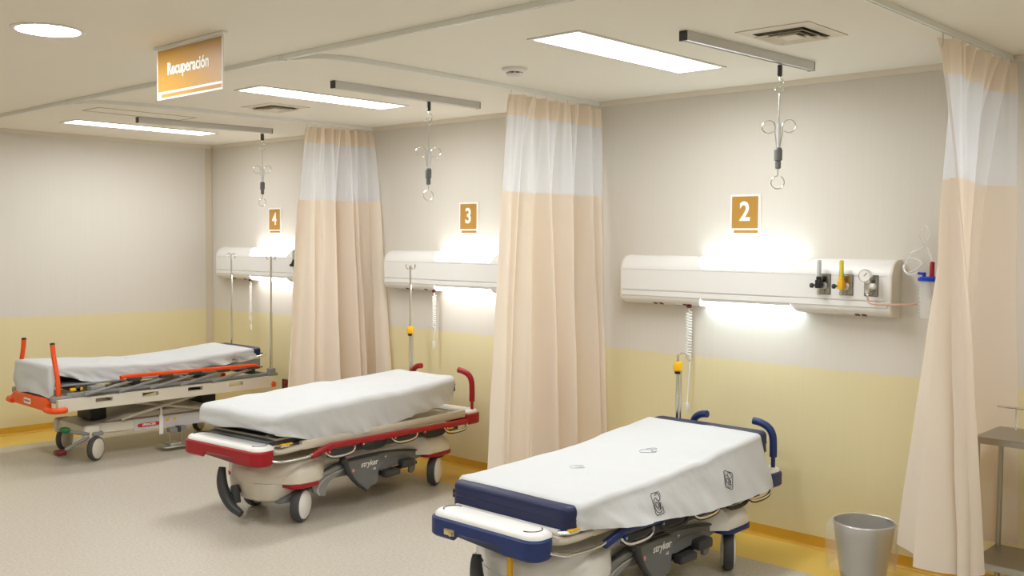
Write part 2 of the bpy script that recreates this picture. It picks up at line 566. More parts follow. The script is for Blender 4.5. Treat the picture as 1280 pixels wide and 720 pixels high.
# ------------------------------------------------------------------ hanging sign
t = empty('hanging_sign', (-4.617, -3.045, H)); tag(t, 'gold ceiling sign hanging over the aisle, reading Recuperación', 'sign')
MB().box(-0.337, 0.337, -0.014, 0.014, -0.016, 0.0, 0.003, 1).build('ceiling_bar', PAINTALU, t)
MB().box(-0.318, 0.318, -0.004, 0.004, -0.272, -0.016, 0.001, 1).build('board', PRINTW, t)
MB().box(-0.308, 0.308, -0.0052, -0.0042, -0.232, -0.022).build('gold_panel', GOLD, t)
MB().box(-0.270, 0.308, -0.0052, -0.0042, -0.262, -0.244).build('gold_strip', GOLD, t)
text_mesh('Recuperación', 0.086, 'lettering', PRINTW, t, wallM(-0.005, -0.0060, -0.125), bold=0.0019, sx=0.86)
m = MB()
for k in range(3): m.box(-0.300, -0.284, -0.0052, -0.0042, -0.262 + k * 0.006, -0.259 + k * 0.006)
m.build('small_emblem', mat('pale_gold_print', srgb(214, 190, 140), 0.5), t)

# ------------------------------------------------------------------ curtain tracks
def track(name_label, pts, z=2.775):
    P = smooth_path([(x, y, z) for x, y in pts], 8)
    m = MB()
    w, hgt = 0.013, 0.02
    rings = []
    for i, p in enumerate(P):
        d = (P[min(i + 1, len(P) - 1)] - P[max(i - 1, 0)]).normalized()
        nrm = Vector((-d.y, d.x, 0))
        up = Vector((0, 0, 1))
        rings.append([p + nrm * w - up * hgt * 0.0, p + nrm * w + up * 0.0245, p - nrm * w + up * 0.0245, p - nrm * w, p - nrm * 0.004, p - nrm * 0.004 + up * 0.008, p + nrm * 0.004 + up * 0.008, p + nrm * 0.004])
    m.loft(rings)
    o = m.build('curtain_track', PAINTALU, sharp=30)
    shift(o, (pts[0][0], pts[0][1], z))
    tag(o, name_label, 'curtain track', 'white ceiling curtain tracks')
    return o
FY = -2.50
tr_front = track('long white ceiling track running along the aisle past all bays', [(-9.6, FY), (-7.2, FY), (-4.5, FY), (-1.8, FY), (1.0, FY)])
track('white ceiling track of the curtain beside the steel cart', [(-1.735, -0.015), (-1.735, -1.0), (-1.735, -2.0), (-1.74, -2.25), (-1.80, -2.40), (-1.95, FY + 0.03)])
track('white ceiling track of the curtain between the navy and red stretchers', [(-4.445, -0.015), (-4.40, -1.0), (-4.37, -1.9), (-4.375, -2.2), (-4.43, -2.38), (-4.58, FY + 0.03)])
track('white ceiling track of the curtain between the red and orange stretchers', [(-6.96, -0.015), (-6.975, -1.0), (-7.00, -1.7), (-7.04, -2.1), (-7.12, -2.35), (-7.28, FY + 0.03)])
for x in (-4.62, -7.30, -2.0):
    MB().box(x - 0.018, x + 0.018, FY - 0.018, FY + 0.018, 2.768, 2.7999, 0.003, 1).build('bracket', WHITE2, tr_front).matrix_parent_inverse = Matrix.Translation(-tr_front.location)

# ------------------------------------------------------------------ IV rails and hangers
def iv_rail(x0, y0, x1, y1, label):
    ang = math.atan2(y1 - y0, x1 - x0)
    L = sqrt((x1 - x0) ** 2 + (y1 - y0) ** 2)
    t = empty('drip_rail', ((x0 + x1) / 2, (y0 + y1) / 2, H), ang)
    tag(t, label, 'ceiling rail', 'grey aluminium drip rails on the ceiling')
    m = MB()
    pr = [(-0.02, 0), (0.02, 0), (0.02, -0.044), (0.006, -0.046), (0.006, -0.030), (-0.006, -0.030), (-0.006, -0.046), (-0.02, -0.044)]
    m.loft([[(-L / 2, a, b) for a, b in pr], [(L / 2, a, b) for a, b in pr]])
    m.build('rail', ALU, t, sharp=20)
    for s in (-1, 1):
        MB().box(s * L / 2 - 0.006, s * L / 2 + 0.006, -0.021, 0.021, -0.047, -0.0005, 0.002, 1).build('end_cap', DGREY if s < 0 else MGREY, t)
    return t
iv_rail(-2.66, -1.64, -2.60, -0.50, 'grey ceiling drip rail over the navy stretcher')
iv_rail(-5.105, -1.81, -5.105, -0.55, 'grey ceiling drip rail over the red stretcher')
iv_rail(-7.86, -1.71, -7.73, -0.53, 'grey ceiling drip rail over the orange stretcher')

def ring_pts(c, r, a0, a1, n=14, ax=(1, 0, 0), bx=(0, 0, 1)):
    A = Vector(ax); B = Vector(bx); c = Vector(c)
    return [c + A * r * cos(a0 + (a1 - a0) * k / n) + B * r * sin(a0 + (a1 - a0) * k / n) for k in range(n + 1)]

def iv_hanger(x, y, rz, zb, label, hooks=True):
    t = empty('drip_hanger', (x, y, 2.752), rz)
    tag(t, label, 'drip hanger', 'chrome drip hangers on the ceiling rails')
    MB().box(-0.011, 0.011, -0.014, 0.014, -0.058, 0.0, 0.003, 1).lathe([(0.007, -0.06), (0.007, -0.05)], n=10).build('trolley', DGREY, t)
    R = 0.0034
    p = [Vector((0, 0, -0.058)), Vector((0.0, 0, -0.075))] + ring_pts((0.004, 0, -0.093), 0.018, pi * 0.6, -pi * 0.75, 12)
    MB().tube(p, R, 8).build('hook', CHROME, t)
    MB().tube(ring_pts((0, 0, -0.128), 0.022, 0, 2 * pi, 18)[:-1], R, 8, closed=True).build('ring', CHROME, t)
    MB().tube([(0, 0, -0.148), (0, 0, zb + 0.20)], 0.0042, 8).build('rod', CHROME, t)
    MB().lathe([(0.006, zb + 0.20), (0.010, zb + 0.20), (0.010, zb + 0.34), (0.006, zb + 0.34)], n=12).build('sleeve', ALU, t)
    if hooks:
        for s in (-1, 1):
            pp = [Vector((s * 0.008, 0, zb + 0.22)), Vector((s * 0.020, 0, zb + 0.30))] + ring_pts((s * 0.052, 0, zb + 0.325), 0.034, pi if s > 0 else 0, pi - s * 1.75 * pi if s > 0 else 1.75 * pi, 16)
            MB().tube(pp, R, 8).build('side_hook', CHROME, t)
    MB().lathe([(0.012, zb + 0.145), (0.021, zb + 0.15), (0.021, zb + 0.205), (0.017, zb + 0.21), (0.016, zb + 0.215)], n=18).lathe([(0.010, zb + 0.105), (0.015, zb + 0.11), (0.015, zb + 0.143), (0.012, zb + 0.145)], n=18).build('clamp', GREY, t)
    pp = [Vector((0, 0, zb + 0.11)), Vector((0, 0, zb + 0.068))] + ring_pts((0, 0, zb + 0.034), 0.034, pi / 2, pi / 2 + 1.85 * pi, 20)
    MB().tube(pp, R, 8).build('lower_hook', CHROME, t)
iv_hanger(-2.63, -0.786, radians(20), -0.645, 'chrome drip hanger with two side loops over the navy stretcher')
iv_hanger(-5.106, -1.017, radians(62), -0.66, 'chrome drip hanger over the red stretcher')
iv_hanger(-7.765, -0.60, radians(30), -0.64, 'chrome drip hanger over the orange stretcher')

# ------------------------------------------------------------------ bay number signs
def bay_sign(x, n):
    t = empty('bay_sign', (x, 0, 2.0)); tag(t, {'2': 'gold wall sign with a white 2, above the navy stretcher', '3': 'gold wall sign with a white 3, above the red stretcher', '4': 'gold wall sign with a white 4, above the orange stretcher'}[n], 'sign', 'numbered bay signs')
    MB().box(-0.107, 0.107, -0.014, -0.0005, -0.126, 0.126, 0.002, 1).build('plate', PRINTW, t)
    MB().box(-0.092, 0.092, -0.0155, -0.0142, -0.085, 0.113).build('gold_panel', GOLD, t)
    MB().box(-0.076, 0.092, -0.0155, -0.0142, -0.115, -0.098).build('gold_strip', GOLD, t)
    text_mesh(n, 0.165, 'numeral', PRINTW, t, wallM(0.0, -0.0162, 0.014), bold=0.0042, sx=0.92)
bay_sign(-3.272, '2'); bay_sign(-5.748, '3'); bay_sign(-8.463, '4')

# ------------------------------------------------------------------ headwall units
PROF = [(0, 1.735), (-0.040, 1.735), (-0.078, 1.724), (-0.105, 1.702), (-0.122, 1.672), (-0.130, 1.645),
        (-0.130, 1.462), (-0.124, 1.445), (-0.108, 1.428), (-0.080, 1.416), (0, 1.412)]
def headwall(xl, n, lampmat, label):
    t = empty('headwall_unit', (xl, 0, 0)); tag(t, label, 'headwall unit', 'white wall-mounted bed head units')
    L, a, b = 1.87, 0.645, 1.255
    P = [(y - 0.0005, z) for y, z in PROF]
    # covers left and right of the lamp section, with a slanted, curved inner end
    def cover(x0, x1, s0, s1, name):
        m = MB()
        rings = []
        def end(x, sl):
            out = []
            for y, z in P:
                k = abs(z - 1.56) / 0.17
                out.append((x + sl * max(0, k - 0.5) * 0.10, y, z))
            return out
        m.loft([end(x0, s0), end(x1, s1)])
        return m.build(name, WHITE, t, sharp=50)
    cover(0.012, a, 0, -1, 'housing'); cover(b, L - 0.012, 1, 0, 'housing')
    mid = [(-0.0005, 1.655), (-0.128, 1.655), (-0.1295, 1.645), (-0.1295, 1.462), (-0.126, 1.452), (-0.0005, 1.452)]
    MB().loft([[(a - 0.004, y, z) for y, z in mid], [(b + 0.004, y, z) for y, z in mid]]).build('lamp_housing', WHITE, t, sharp=30)
    up = [(-0.0008, 1.656), (-0.0008, 1.733), (-0.040, 1.733), (-0.077, 1.722), (-0.104, 1.700), (-0.120, 1.672), (-0.125, 1.656)]
    MB().loft([[(a - 0.03, y, z) for y, z in up], [(b + 0.03, y, z) for y, z in up]]).build('upper_lamp', lampmat, t)
    lo = [(-0.0008, 1.451), (-0.0008, 1.415), (-0.078, 1.417), (-0.105, 1.429), (-0.121, 1.451)]
    MB().loft([[(a - 0.03, y, z) for y, z in lo], [(b + 0.03, y, z) for y, z in lo]]).build('lower_lamp', lampmat, t)
    for x0, x1 in ((0.0, 0.014), (L - 0.014, L)):
        m = MB(); q = [(y * 1.02, 1.573 + (z - 1.573) * 1.012) for y, z in PROF]
        q = [(min(y, -0.0006), z) for y, z in q]
        m.prism(q, x0, x1, 'x', 0.003)
        m.build('end_cap', CREAM, t, sharp=30)
    MB().box(0.02, L - 0.05, -0.1335, -0.1302, 1.508, 1.640, 0.0012, 1).build('front_panel', WHITE, t)
    MB().box(0.02, L - 0.022, -0.137, -0.1302, 1.468, 1.500, 0.002, 1).build('cable_channel', WHITE, t)
    for z in (1.6425, 1.5035):
        MB().box(0.02, L - 0.03, -0.1312, -0.1301, z - 0.0016, z + 0.0016).build('groove', mat('groove_line', srgb(196, 194, 190), 0.5), t)
    for x in (0.27, 0.315, 1.66, 1.70, 0.50):
        M = Matrix.Translation((x, -0.094, 1.4215)) @ Matrix.Rotation(radians(-24), 4, 'X')
        MB().box(-0.014, 0.014, -0.012, 0.012, -0.004, 0.003, 0.002, 1, M).build('socket', DRED, t)
    for x in (0.38, 1.56):
        M = Matrix.Translation((x, -0.094, 1.4215)) @ Matrix.Rotation(radians(-24), 4, 'X')
        MB().box(-0.045, 0.045, -0.011, 0.011, -0.004, 0.003, 0.002, 1, M).build('cover_plate', CREAM, t)
    for x in (1.475, 1.61, 1.755):
        MB().box(x - 0.041, x + 0.041, -0.138, -0.1337, 1.530, 1.650, 0.002, 1).build('gas_outlet_frame', GREY, t)
        MB().box(x - 0.036, x + 0.036, -0.142, -0.1375, 1.535, 1.645, 0.003, 1).build('gas_outlet_plate', mat('outlet_steel', (0.5, 0.49, 0.46, 1), 0.22, 1.0), t)
        MB().lathe([(0.020, -0.1415), (0.020, -0.150), (0.012, -0.152)], (x, 0, 1.582), 'y', 18).build('gas_outlet_socket', ALU, t)
    return t
headwall(-4.150, '2', L_HEAD_C, 'white bed head unit with a yellow flowmeter above the navy stretcher')
headwall(-6.655, '3', L_HEAD_N, 'white bed head unit on the wall above the red stretcher')
headwall(-9.362, '4', L_HEAD_N, 'white bed head unit on the wall above the orange stretcher')

def flowmeter(x, body, tube_m, label):
    t = empty('flowmeter', (x - 0.012, -0.152, 1.585)); tag(t, label, 'flowmeter')
    MB().lathe([(0.014, 0.0), (0.017, -0.010), (0.017, -0.035), (0.012, -0.040)], axis='y', n=18).box(-0.016, 0.016, -0.045, -0.008, -0.018, 0.030, 0.004).build('valve_body', body, t)
    MB().lathe([(0.015, 0.028), (0.015, 0.046), (0.011, 0.050)], (0, -0.027, 0), n=16).build('collar', body, t)
    MB().lathe([(0.0125, 0.048), (0.0125, 0.135), (0.010, 0.142), (0.003, 0.145)], (0, -0.027, 0), n=16).build('sight_tube', tube_m, t)
    MB().lathe([(0.008, -0.018), (0.008, -0.034), (0.0055, -0.036), (0.0055, -0.056)], (0, -0.027, 0), n=12).build('outlet_nipple', CHROME, t)
    MB().tube([(-0.016, -0.027, 0.0), (-0.038, -0.030, -0.004)], 0.006, 10).lathe([(0.013, -0.050), (0.014, -0.046), (0.014, -0.036), (0.011, -0.034)], (0, -0.029, -0.004), 'x', 14).build('control_knob', DGREY, t)
GT = mat('grey_sight_tube', srgb(196, 200, 200), 0.2, alpha=0.75)
YT = mat('yellow_sight_tube', srgb(226, 208, 60), 0.25, alpha=0.85)
flowmeter(-2.675, BLACK, GT, 'dark flowmeter with a clear tube, on the first gas outlet above the navy stretcher')
flowmeter(-2.540, YELLOW, YT, 'yellow flowmeter on the middle gas outlet above the navy stretcher')
flowmeter(-5.180, BLACK, GT, 'dark flowmeter on the bed head unit above the red stretcher')
flowmeter(-7.887, BLACK, GT, 'dark flowmeter on the bed head unit above the orange stretcher')

t = empty('vacuum_regulator', (-2.395, -0.152, 1.585)); tag(t, 'chrome vacuum regulator with a round gauge at the end of the bed head unit', 'vacuum regulator')
MB().lathe([(0.014, 0), (0.018, -0.012), (0.018, -0.04), (0.012, -0.046)], axis='y', n=18).box(-0.013, 0.013, -0.045, -0.015, -0.034, 0.04, 0.005).build('body', CHROME, t)
g = MB().lathe([(0.034, -0.020), (0.036, -0.022), (0.036, -0.048), (0.032, -0.052), (0.030, -0.049)], (-0.012, 0, 0.062), 'y', 28, hollow=True).build('gauge', CHROME, t)
MB().lathe([(0.0305, -0.0495), (0.002, -0.0500)], (-0.012, 0, 0.062), 'y', 24).build('dial', PRINTW, g)
MB().box(-0.0015, 0.0015, -0.0515, -0.0503, -0.004, 0.022, M=Matrix.Translation((-0.012, 0, 0.062)) @ Matrix.Rotation(0.7, 4, 'Y')).build('needle', BLACK, g)
MB().lathe([(0.016, 0.018), (0.016, 0.040), (0.012, 0.043)], (0, -0.03, 0.004), 'x', 16).build('knob', WHITE, t)
MB().lathe([(0.006, -0.032), (0.008, -0.036), (0.006, -0.062)], (0, -0.03, 0), n=12).build('outlet_nipple', CHROME, t)
# suction tube from the regulator to the canister
p = smooth_path([(-2.395, -0.182, 1.523), (-2.385, -0.186, 1.500), (-2.34, -0.19, 1.492), (-2.27, -0.18, 1.492), (-2.19, -0.14, 1.494), (-2.15, -0.105, 1.50)], 6)
o = MB().tube(p, 0.0065, 8).build('suction_tube', PINKT); shift(o, (-2.395, -0.182, 1.523)); tag(o, 'pinkish suction tube running from the regulator to the canister', 'tube')

# canister
t = empty('suction_canister', (-2.09, -0.085, 1.42)); tag(t, 'clear suction canister with a blue lid on the wall beside the curtain', 'suction canister')
m = MB(); m.lathe([(0.046, 0.0), (0.050, 0.004), (0.058, 0.20), (0.058, 0.21), (0.054, 0.21), (0.046, 0.010)], n=28).build('jar', CLEARP, t)
m = MB()
for k in range(9):
    m.box(-0.056, -0.049, -0.010, 0.0, 0.015 + k * 0.021, 0.019 + k * 0.021)
m.build('scale_marks', PRINTW, t)
l = MB().lathe([(0.062, 0.205), (0.063, 0.207), (0.063, 0.222), (0.050, 0.228), (0.02, 0.231)], n=28).build('lid', BLUE, t)
MB().lathe([(0.010, 0.228), (0.010, 0.250), (0.007, 0.252)], (-0.03, -0.01, 0), n=12).tube([(-0.03, -0.01, 0.244), (-0.062, -0.014, 0.246)], 0.007, 10).build('port', BLUE, l)
MB().lathe([(0.013, 0.228), (0.013, 0.305), (0.009, 0.31)], (0.012, -0.01, 0), n=14).build('red_float_valve', RED, l)
MB().box(-0.035, 0.035, 0.055, 0.0835, 0.11, 0.20, 0.004).build('wall_bracket', WHITE2, t)
tb = MB()
tb.tube(smooth_path([(-2.152, -0.099, 1.666), (-2.20, -0.11, 1.66), (-2.235, -0.09, 1.70), (-2.20, -0.07, 1.745), (-2.14, -0.08, 1.72), (-2.17, -0.10, 1.68), (-2.23, -0.08, 1.675), (-2.21, -0.06, 1.77), (-2.15, -0.06, 1.80), (-2.10, -0.08, 1.87), (-2.13, -0.07, 1.92), (-2.16, -0.06, 1.87), (-2.12, -0.06, 1.80), (-2.08, -0.09, 1.74), (-2.078, -0.095, 1.733)], 7), 0.005, 8)
tb.v = [v - Vector(t.location) for v in tb.v]
tb.build('coiled_tubing', TUBEP, t)

# call cords
def coil_cord(x, y, z0, z1, label, tail=0.10, turns=26, r=0.013):
    t = empty('call_cord', (x, y, z0)); tag(t, label, 'cord', 'white call cords hanging from the bed head units')
    pts = []
    N = turns * 9
    for k in range(N + 1):
        q = k / N
        a = 2 * pi * turns * q
        pts.append((r * cos(a), r * sin(a), -0.03 - (z0 - z1 - 0.03) * q))
    MB().tube([(0, 0, 0.0), (0, 0, -0.025)] + pts, 0.0042, 6).build('coil', WHITE, t)
    e = -(z0 - z1)
    MB().tube(smooth_path([(r, 0, e), (0.006, 0, e - tail * 0.5), (-0.004, 0, e - tail)], 5), 0.0045, 6).build('lead', WHITE, t)
    MB().box(-0.014, 0.010, -0.008, 0.008, e - tail - 0.055, e - tail + 0.004, 0.005).build('call_button', WHITE2, t)
    MB().lathe([(0.012, -0.004), (0.018, 0.0), (0.018, 0.012), (0.008, 0.016)], n=14).build('plug', DRED, t)
coil_cord(-3.62, -0.092, 1.405, 1.10, 'white coiled call cord hanging beside the short stand of the navy stretcher', 0.32, 15, 0.017)
coil_cord(-6.06, -0.092, 1.405, 1.12, 'white coiled call cord hanging above the red stretcher', 0.12, 15, 0.014)
coil_cord(-8.77, -0.092, 1.405, 1.02, 'white coiled call cord hanging above the orange stretcher', 0.05, 17, 0.012)

# red socket low on the wall
t = empty('wall_socket', (-8.285, 0, 0.41)); tag(t, 'dark red socket plate low on the wall beside the far curtain', 'wall socket')
MB().box(-0.055, 0.055, -0.016, -0.0006, -0.05, 0.05, 0.003, 1).build('plate', DRED, t)
for z in (-0.022, 0.022): MB().box(-0.016, 0.016, -0.018, -0.0155, z - 0.013, z + 0.013, 0.002, 1).build('receptacle', RED, t)

# ------------------------------------------------------------------ curtains
def curtain(top, bot, zt, z1, z2, zb, label, pleat=0.022, npl=11, seed=1, power=0.85, fold_amp=0.040, nf=7.0):
    """top, bot: matching key points (x, y) from the wall outwards"""
    rnd = random.Random(seed)
    SUB = 26
    T = smooth_path([(a, b, 0) for a, b in top], SUB)
    Bm = smooth_path([(a, b, 0) for a, b in bot], SUB)
    n = len(T)
    off = Vector((top[0][0], top[0][1], 0))
    t = empty('privacy_curtain', off); tag(t, label, 'curtain', 'peach privacy curtains with mesh tops')
    ph = [rnd.uniform(-0.5, 0.5) for _ in range(40)]
    def pt(i, z):
        w = max(0.0, min(1.0, (zt - z) / (zt - zb)))
        wb = w ** power
        p = T[i].lerp(Bm[i], wb)
        s = i / (n - 1)
        k = s * npl * 2 * pi
        pl = pleat * max(0.0, 1 - w * 1.8)
        d = (T[min(i + 1, n - 1)] - T[max(i - 1, 0)]).normalized()
        nr = Vector((-d.y, d.x, 0))
        amp = pl * (math.copysign(abs(sin(k)) ** 0.6, sin(k)) + 0.35 * sin(1.7 * k + 1))
        wr = 0.006 * noise.noise(Vector((s * 9 + seed * 3, z * 3.2, seed))) * min(1, w * 3)
        # broad ridges with narrow, deep valleys between them
        fp = nf * (s + 0.030 * sin(9 * s + seed)) + 0.5
        kv = int(math.floor(fp + 0.5))
        dv = abs(fp - kv)
        dep = 0.55 + 0.9 * abs(ph[kv % 40])
        env = min(1.0, w * 3.2) * min(1.0, s * 14) * min(1.0, (1 - s) * 14)
        fold = fold_amp * env * (0.35 * cos(2 * pi * fp) * -1.0 - 2.4 * dep * math.exp(-(dv / 0.15) ** 2))
        p = p + nr * (amp + wr + fold)
        return Vector((p.x, min(p.y, -0.012), z)) - off
    def zone(z_hi, z_lo, nz, name, m):
        vs = []; fs = []
        for j in range(nz + 1):
            for i in range(n):
                # a slight sag of the lower hem
                vs.append(pt(i, z_hi + (z_lo - z_hi) * j / nz))
        for j in range(nz):
            for i in range(n - 1):
                a = j * n + i
                fs.append((a, a + 1, a + n + 1, a + n))
        return MB().add(vs, fs).build(name, m, t, sharp=80)
    zone(zt, z1, 4, 'heading_band', CURT)
    mp = zone(z1, z2, 10, 'mesh_panel', MESHC)
    body = zone(z2, zb, 30, 'fabric_panel', CURT)
    # side hem strips of fabric beside the mesh
    for i0, i1 in ((0, 5), (n - 6, n - 1)):
        vs = []; fs = []; nz = 10; c = i1 - i0 + 1
        for j in range(nz + 1):
            for i in range(i0, i1 + 1):
                p = pt(i, z1 + (z2 - z1) * j / nz)
                q = pt(min(i + 1, n - 1), z1 + (z2 - z1) * j / nz) - pt(max(i - 1, 0), z1 + (z2 - z1) * j / nz)
                nr = Vector((-q.y, q.x, 0)); nr = nr.normalized() if nr.length > 1e-6 else Vector((1, 0, 0))
                vs.append(p + nr * 0.0015)
        for j in range(nz):
            for i in range(c - 1):
                a = j * c + i
                fs.append((a, a + 1, a + c + 1, a + c))
        MB().add(vs, fs).build('side_hem', CURT, t, sharp=80)
    # bottom hem
    vs = []; fs = []
    for j in range(2):
        for i in range(n):
            p = pt(i, zb + 0.045 * (1 - j)); q = pt(min(i + 1, n - 1), zb) - pt(max(i - 1, 0), zb)
            nr = Vector((-q.y, q.x, 0)); nr = nr.normalized() if nr.length > 1e-6 else Vector((1, 0, 0))
            vs.append(p + nr * 0.0015)
    for i in range(n - 1): fs.append((i, i + 1, i + n + 1, i + n))
    MB().add(vs, fs).build('bottom_hem', CURT, t, sharp=80)
    hk = npl
    for k in range(hk + 1):
        i = min(n - 1, int(round(k * (n - 1) / hk)))
        p = pt(i, zt - 0.02)
        tp = Vector((T[i].x, min(T[i].y, -0.02), 2.774)) - off
        MB().tube([p + Vector((0, 0, -0.025)), p + Vector((0.006, 0, 0.0)), tp.lerp(p, 0.3), tp], 0.0022, 5).build('hook', CHROME, t)
    return t

def spread(a, b, n): return [(a[0] + (b[0] - a[0]) * k / (n - 1), a[1] + (b[1] - a[1]) * k / (n - 1)) for k in range(n)]
botR = [(-1.62, -0.03), (-1.76, -0.08), (-1.97, -0.20), (-2.07, -0.38), (-1.97, -0.56), (-1.84, -0.66), (-1.75, -0.585), (-1.87, -0.755), (-1.74, -0.785), (-1.64, -0.72), (-1.62, -0.77), (-1.58, -0.66)]
curtain(spread((-1.735, -0.03), (-1.735, -0.95), len(botR)), botR, 2.755, 2.60, 2.13, 0.27, 'peach privacy curtain with a mesh top beside the steel cart', 0.034, 8, 3, 0.75, 0.022, 5.0)
botM = [(-4.34, -0.04), (-4.26, -0.10), (-4.44, -0.17), (-4.50, -0.30), (-4.30, -0.36), (-4.52, -0.46), (-4.42, -0.56), (-4.30, -0.58), (-4.54, -0.70), (-4.56, -0.86), (-4.38, -0.96), (-4.46, -1.09)]
curtain(spread((-4.445, -0.03), (-4.40, -0.95), len(botM)), botM, 2.750, 2.62, 2.14, 0.27, 'peach privacy curtain with a mesh top between the navy and red stretchers', 0.034, 8, 5, 0.7)
botF = [(-6.60, -0.05), (-6.64, -0.14), (-6.86, -0.12), (-6.84, -0.24), (-6.66, -0.26), (-6.98, -0.36), (-7.02, -0.46), (-6.74, -0.48), (-6.92, -0.58), (-6.82, -0.68), (-7.00, -0.77), (-6.95, -0.90)]
curtain(spread((-6.96, -0.03), (-6.97, -0.68), len(botF)), botF, 2.755, 2.62, 2.15, 0.27, 'peach privacy curtain with a mesh top between the red and orange stretchers', 0.030, 8, 9, 0.7)

# ------------------------------------------------------------------ cloth / mattress shells
def shell(name, m, parent, x0, x1, y0, y1, rad, topz, bottom, hemfn=None, edge=0.03, cap=True, wr=0.0, swr=0.0, flare=0.0, taper=None, seed=0, ny=70, thick=None):
    """rounded slab: top follows topz(y); the sides fall to bottom(x, y); collapses to a spine so the top can undulate"""
    out = rrect(x0, x1, y0, y1, rad, 6, 10, ny)
    cx = (x0 + x1) / 2
    def top(x, y):
        return topz(y) + wr * (noise.noise(Vector((x * 3.1 + seed, y * 4.3, seed))) + 0.5 * noise.noise(Vector((x * 9 + seed, y * 8 - x * 5, seed + 4))))
    nrm = []
    n = len(out)
    for i in range(n):
        a = Vector(out[i - 1]); b = Vector(out[(i + 1) % n]); d = (b - a)
        nrm.append(Vector((d.y, -d.x)).normalized() if d.length > 1e-9 else Vector((1, 0)))
    tp = taper or (lambda y: 1.0)
    rings = []
    def P(i, inset_, z):
        x, y = out[i]
        x = cx + (x - cx) * tp(y)
        return Vector((x - nrm[i].x * inset_, y - nrm[i].y * inset_, z))
    spine = []
    for s in (0.0, 0.18, 0.36, 0.54, 0.70, 0.84, 0.94):
        ring = []
        for i in range(n):
            p = P(i, edge, 0)
            x = cx + (p.x - cx) * s
            y = p.y
            ring.append(Vector((x, y, top(x, y))))
        rings.append(ring)
    for a in (1.0, 0.7, 0.4, 0.15, 0.0):
        ring = []
        for i in range(n):
            ang = (1 - a) * pi / 2
            e = edge
            p = P(i, e * (1 - sin(ang)), 0)
            ring.append(Vector((p.x, p.y, top(p.x, p.y) - e * (1 - cos(ang)))))
        rings.append(ring)
    for q in (0.15, 0.3, 0.45, 0.6, 0.75, 0.88, 1.0):
        ring = []
        for i in range(n):
            p = P(i, 0, 0)
            zt = top(p.x, p.y) - edge
            zb = min(zt - 0.002, bottom(p.x, p.y))
            w = swr * q * (noise.noise(Vector((p.x * 6 + seed, p.y * 9 - q * 1.5, q * 1.3))) + 0.45 * noise.noise(Vector((p.x * 9 + seed, p.y * 23 - q * 3.0, q))))
            fl = flare(p.x, p.y) if callable(flare) else flare
            w += fl * q * min(1.0, (zt - zb) / 0.12)
            ring.append(Vector((p.x + nrm[i].x * w, p.y + nrm[i].y * w, zt + (zb - zt) * q)))
        rings.append(ring)
    mb = MB()
    # weld the first (collapsed) ring by leaving it as a degenerate seam
    mb.loft(rings, False, cap)
    o = mb.build(name, m, parent, sharp=60)
    b = bmesh.new(); b.from_mesh(o.data)
    bmesh.ops.remove_doubles(b, verts=b.verts, dist=1e-5)
    bmesh.ops.recalc_face_normals(b, faces=b.faces)
    b.to_mesh(o.data); b.free()
    return o, top

# ------------------------------------------------------------------ the two coloured-bumper stretchers
def wheel(parent, x, y, r, yaw, name='caster', hub=WHITE, w=0.028):
    """caster: fork stem, tyre, discs"""
    c = MB()
    M = Matrix.Translation((x, y, r)) @ Matrix.Rotation(yaw, 4, 'Z')
    def L(m, prof, n=32):
        m.lathe([(a, b) for a, b in prof], axis='x', n=n, M=None)
    t = MB(); L(t, [(r * 0.80, -w), (r * 0.93, -w), (r * 0.985, -w * 0.55), (r, 0), (r * 0.985, w * 0.55), (r * 0.93, w), (r * 0.80, w)])
    t.v = [M @ v for v in t.v]
    tyre = t.build(name, RUBBER, parent)
    for s in (-1, 1):
        d = MB(); L(d, [(r * 0.82, s * w * 0.7), (r * 0.82, s * (w + 0.004)), (r * 0.74, s * (w + 0.010)), (r * 0.2, s * (w + 0.014)), (0.002, s * (w + 0.014))])
        d.v = [M @ v for v in d.v]
        d.build('wheel_disc', hub, tyre)
    return tyre

def bump_shape(hw, y0, y1, zt, zlow, zhigh, xn, mm, name, parent, rc=0.07):
    out = rrect(-hw, hw, min(y0, y1), max(y0, y1), rc, 6, 40, 3)
    def zb(x):
        a = abs(x)
        k = max(0.0, min(1.0, (a - xn) / 0.03))
        return zhigh + (zlow - zhigh) * k
    ins = inset(out, 0.010)
    rings = [[(x, y, zb(x)) for x, y in ins], [(x, y, zb(x) + 0.010) for x, y in out], [(x, y, zt - 0.008) for x, y in out], [(x, y, zt) for x, y in ins]]
    return MB().loft(rings).build(name, mm, parent)

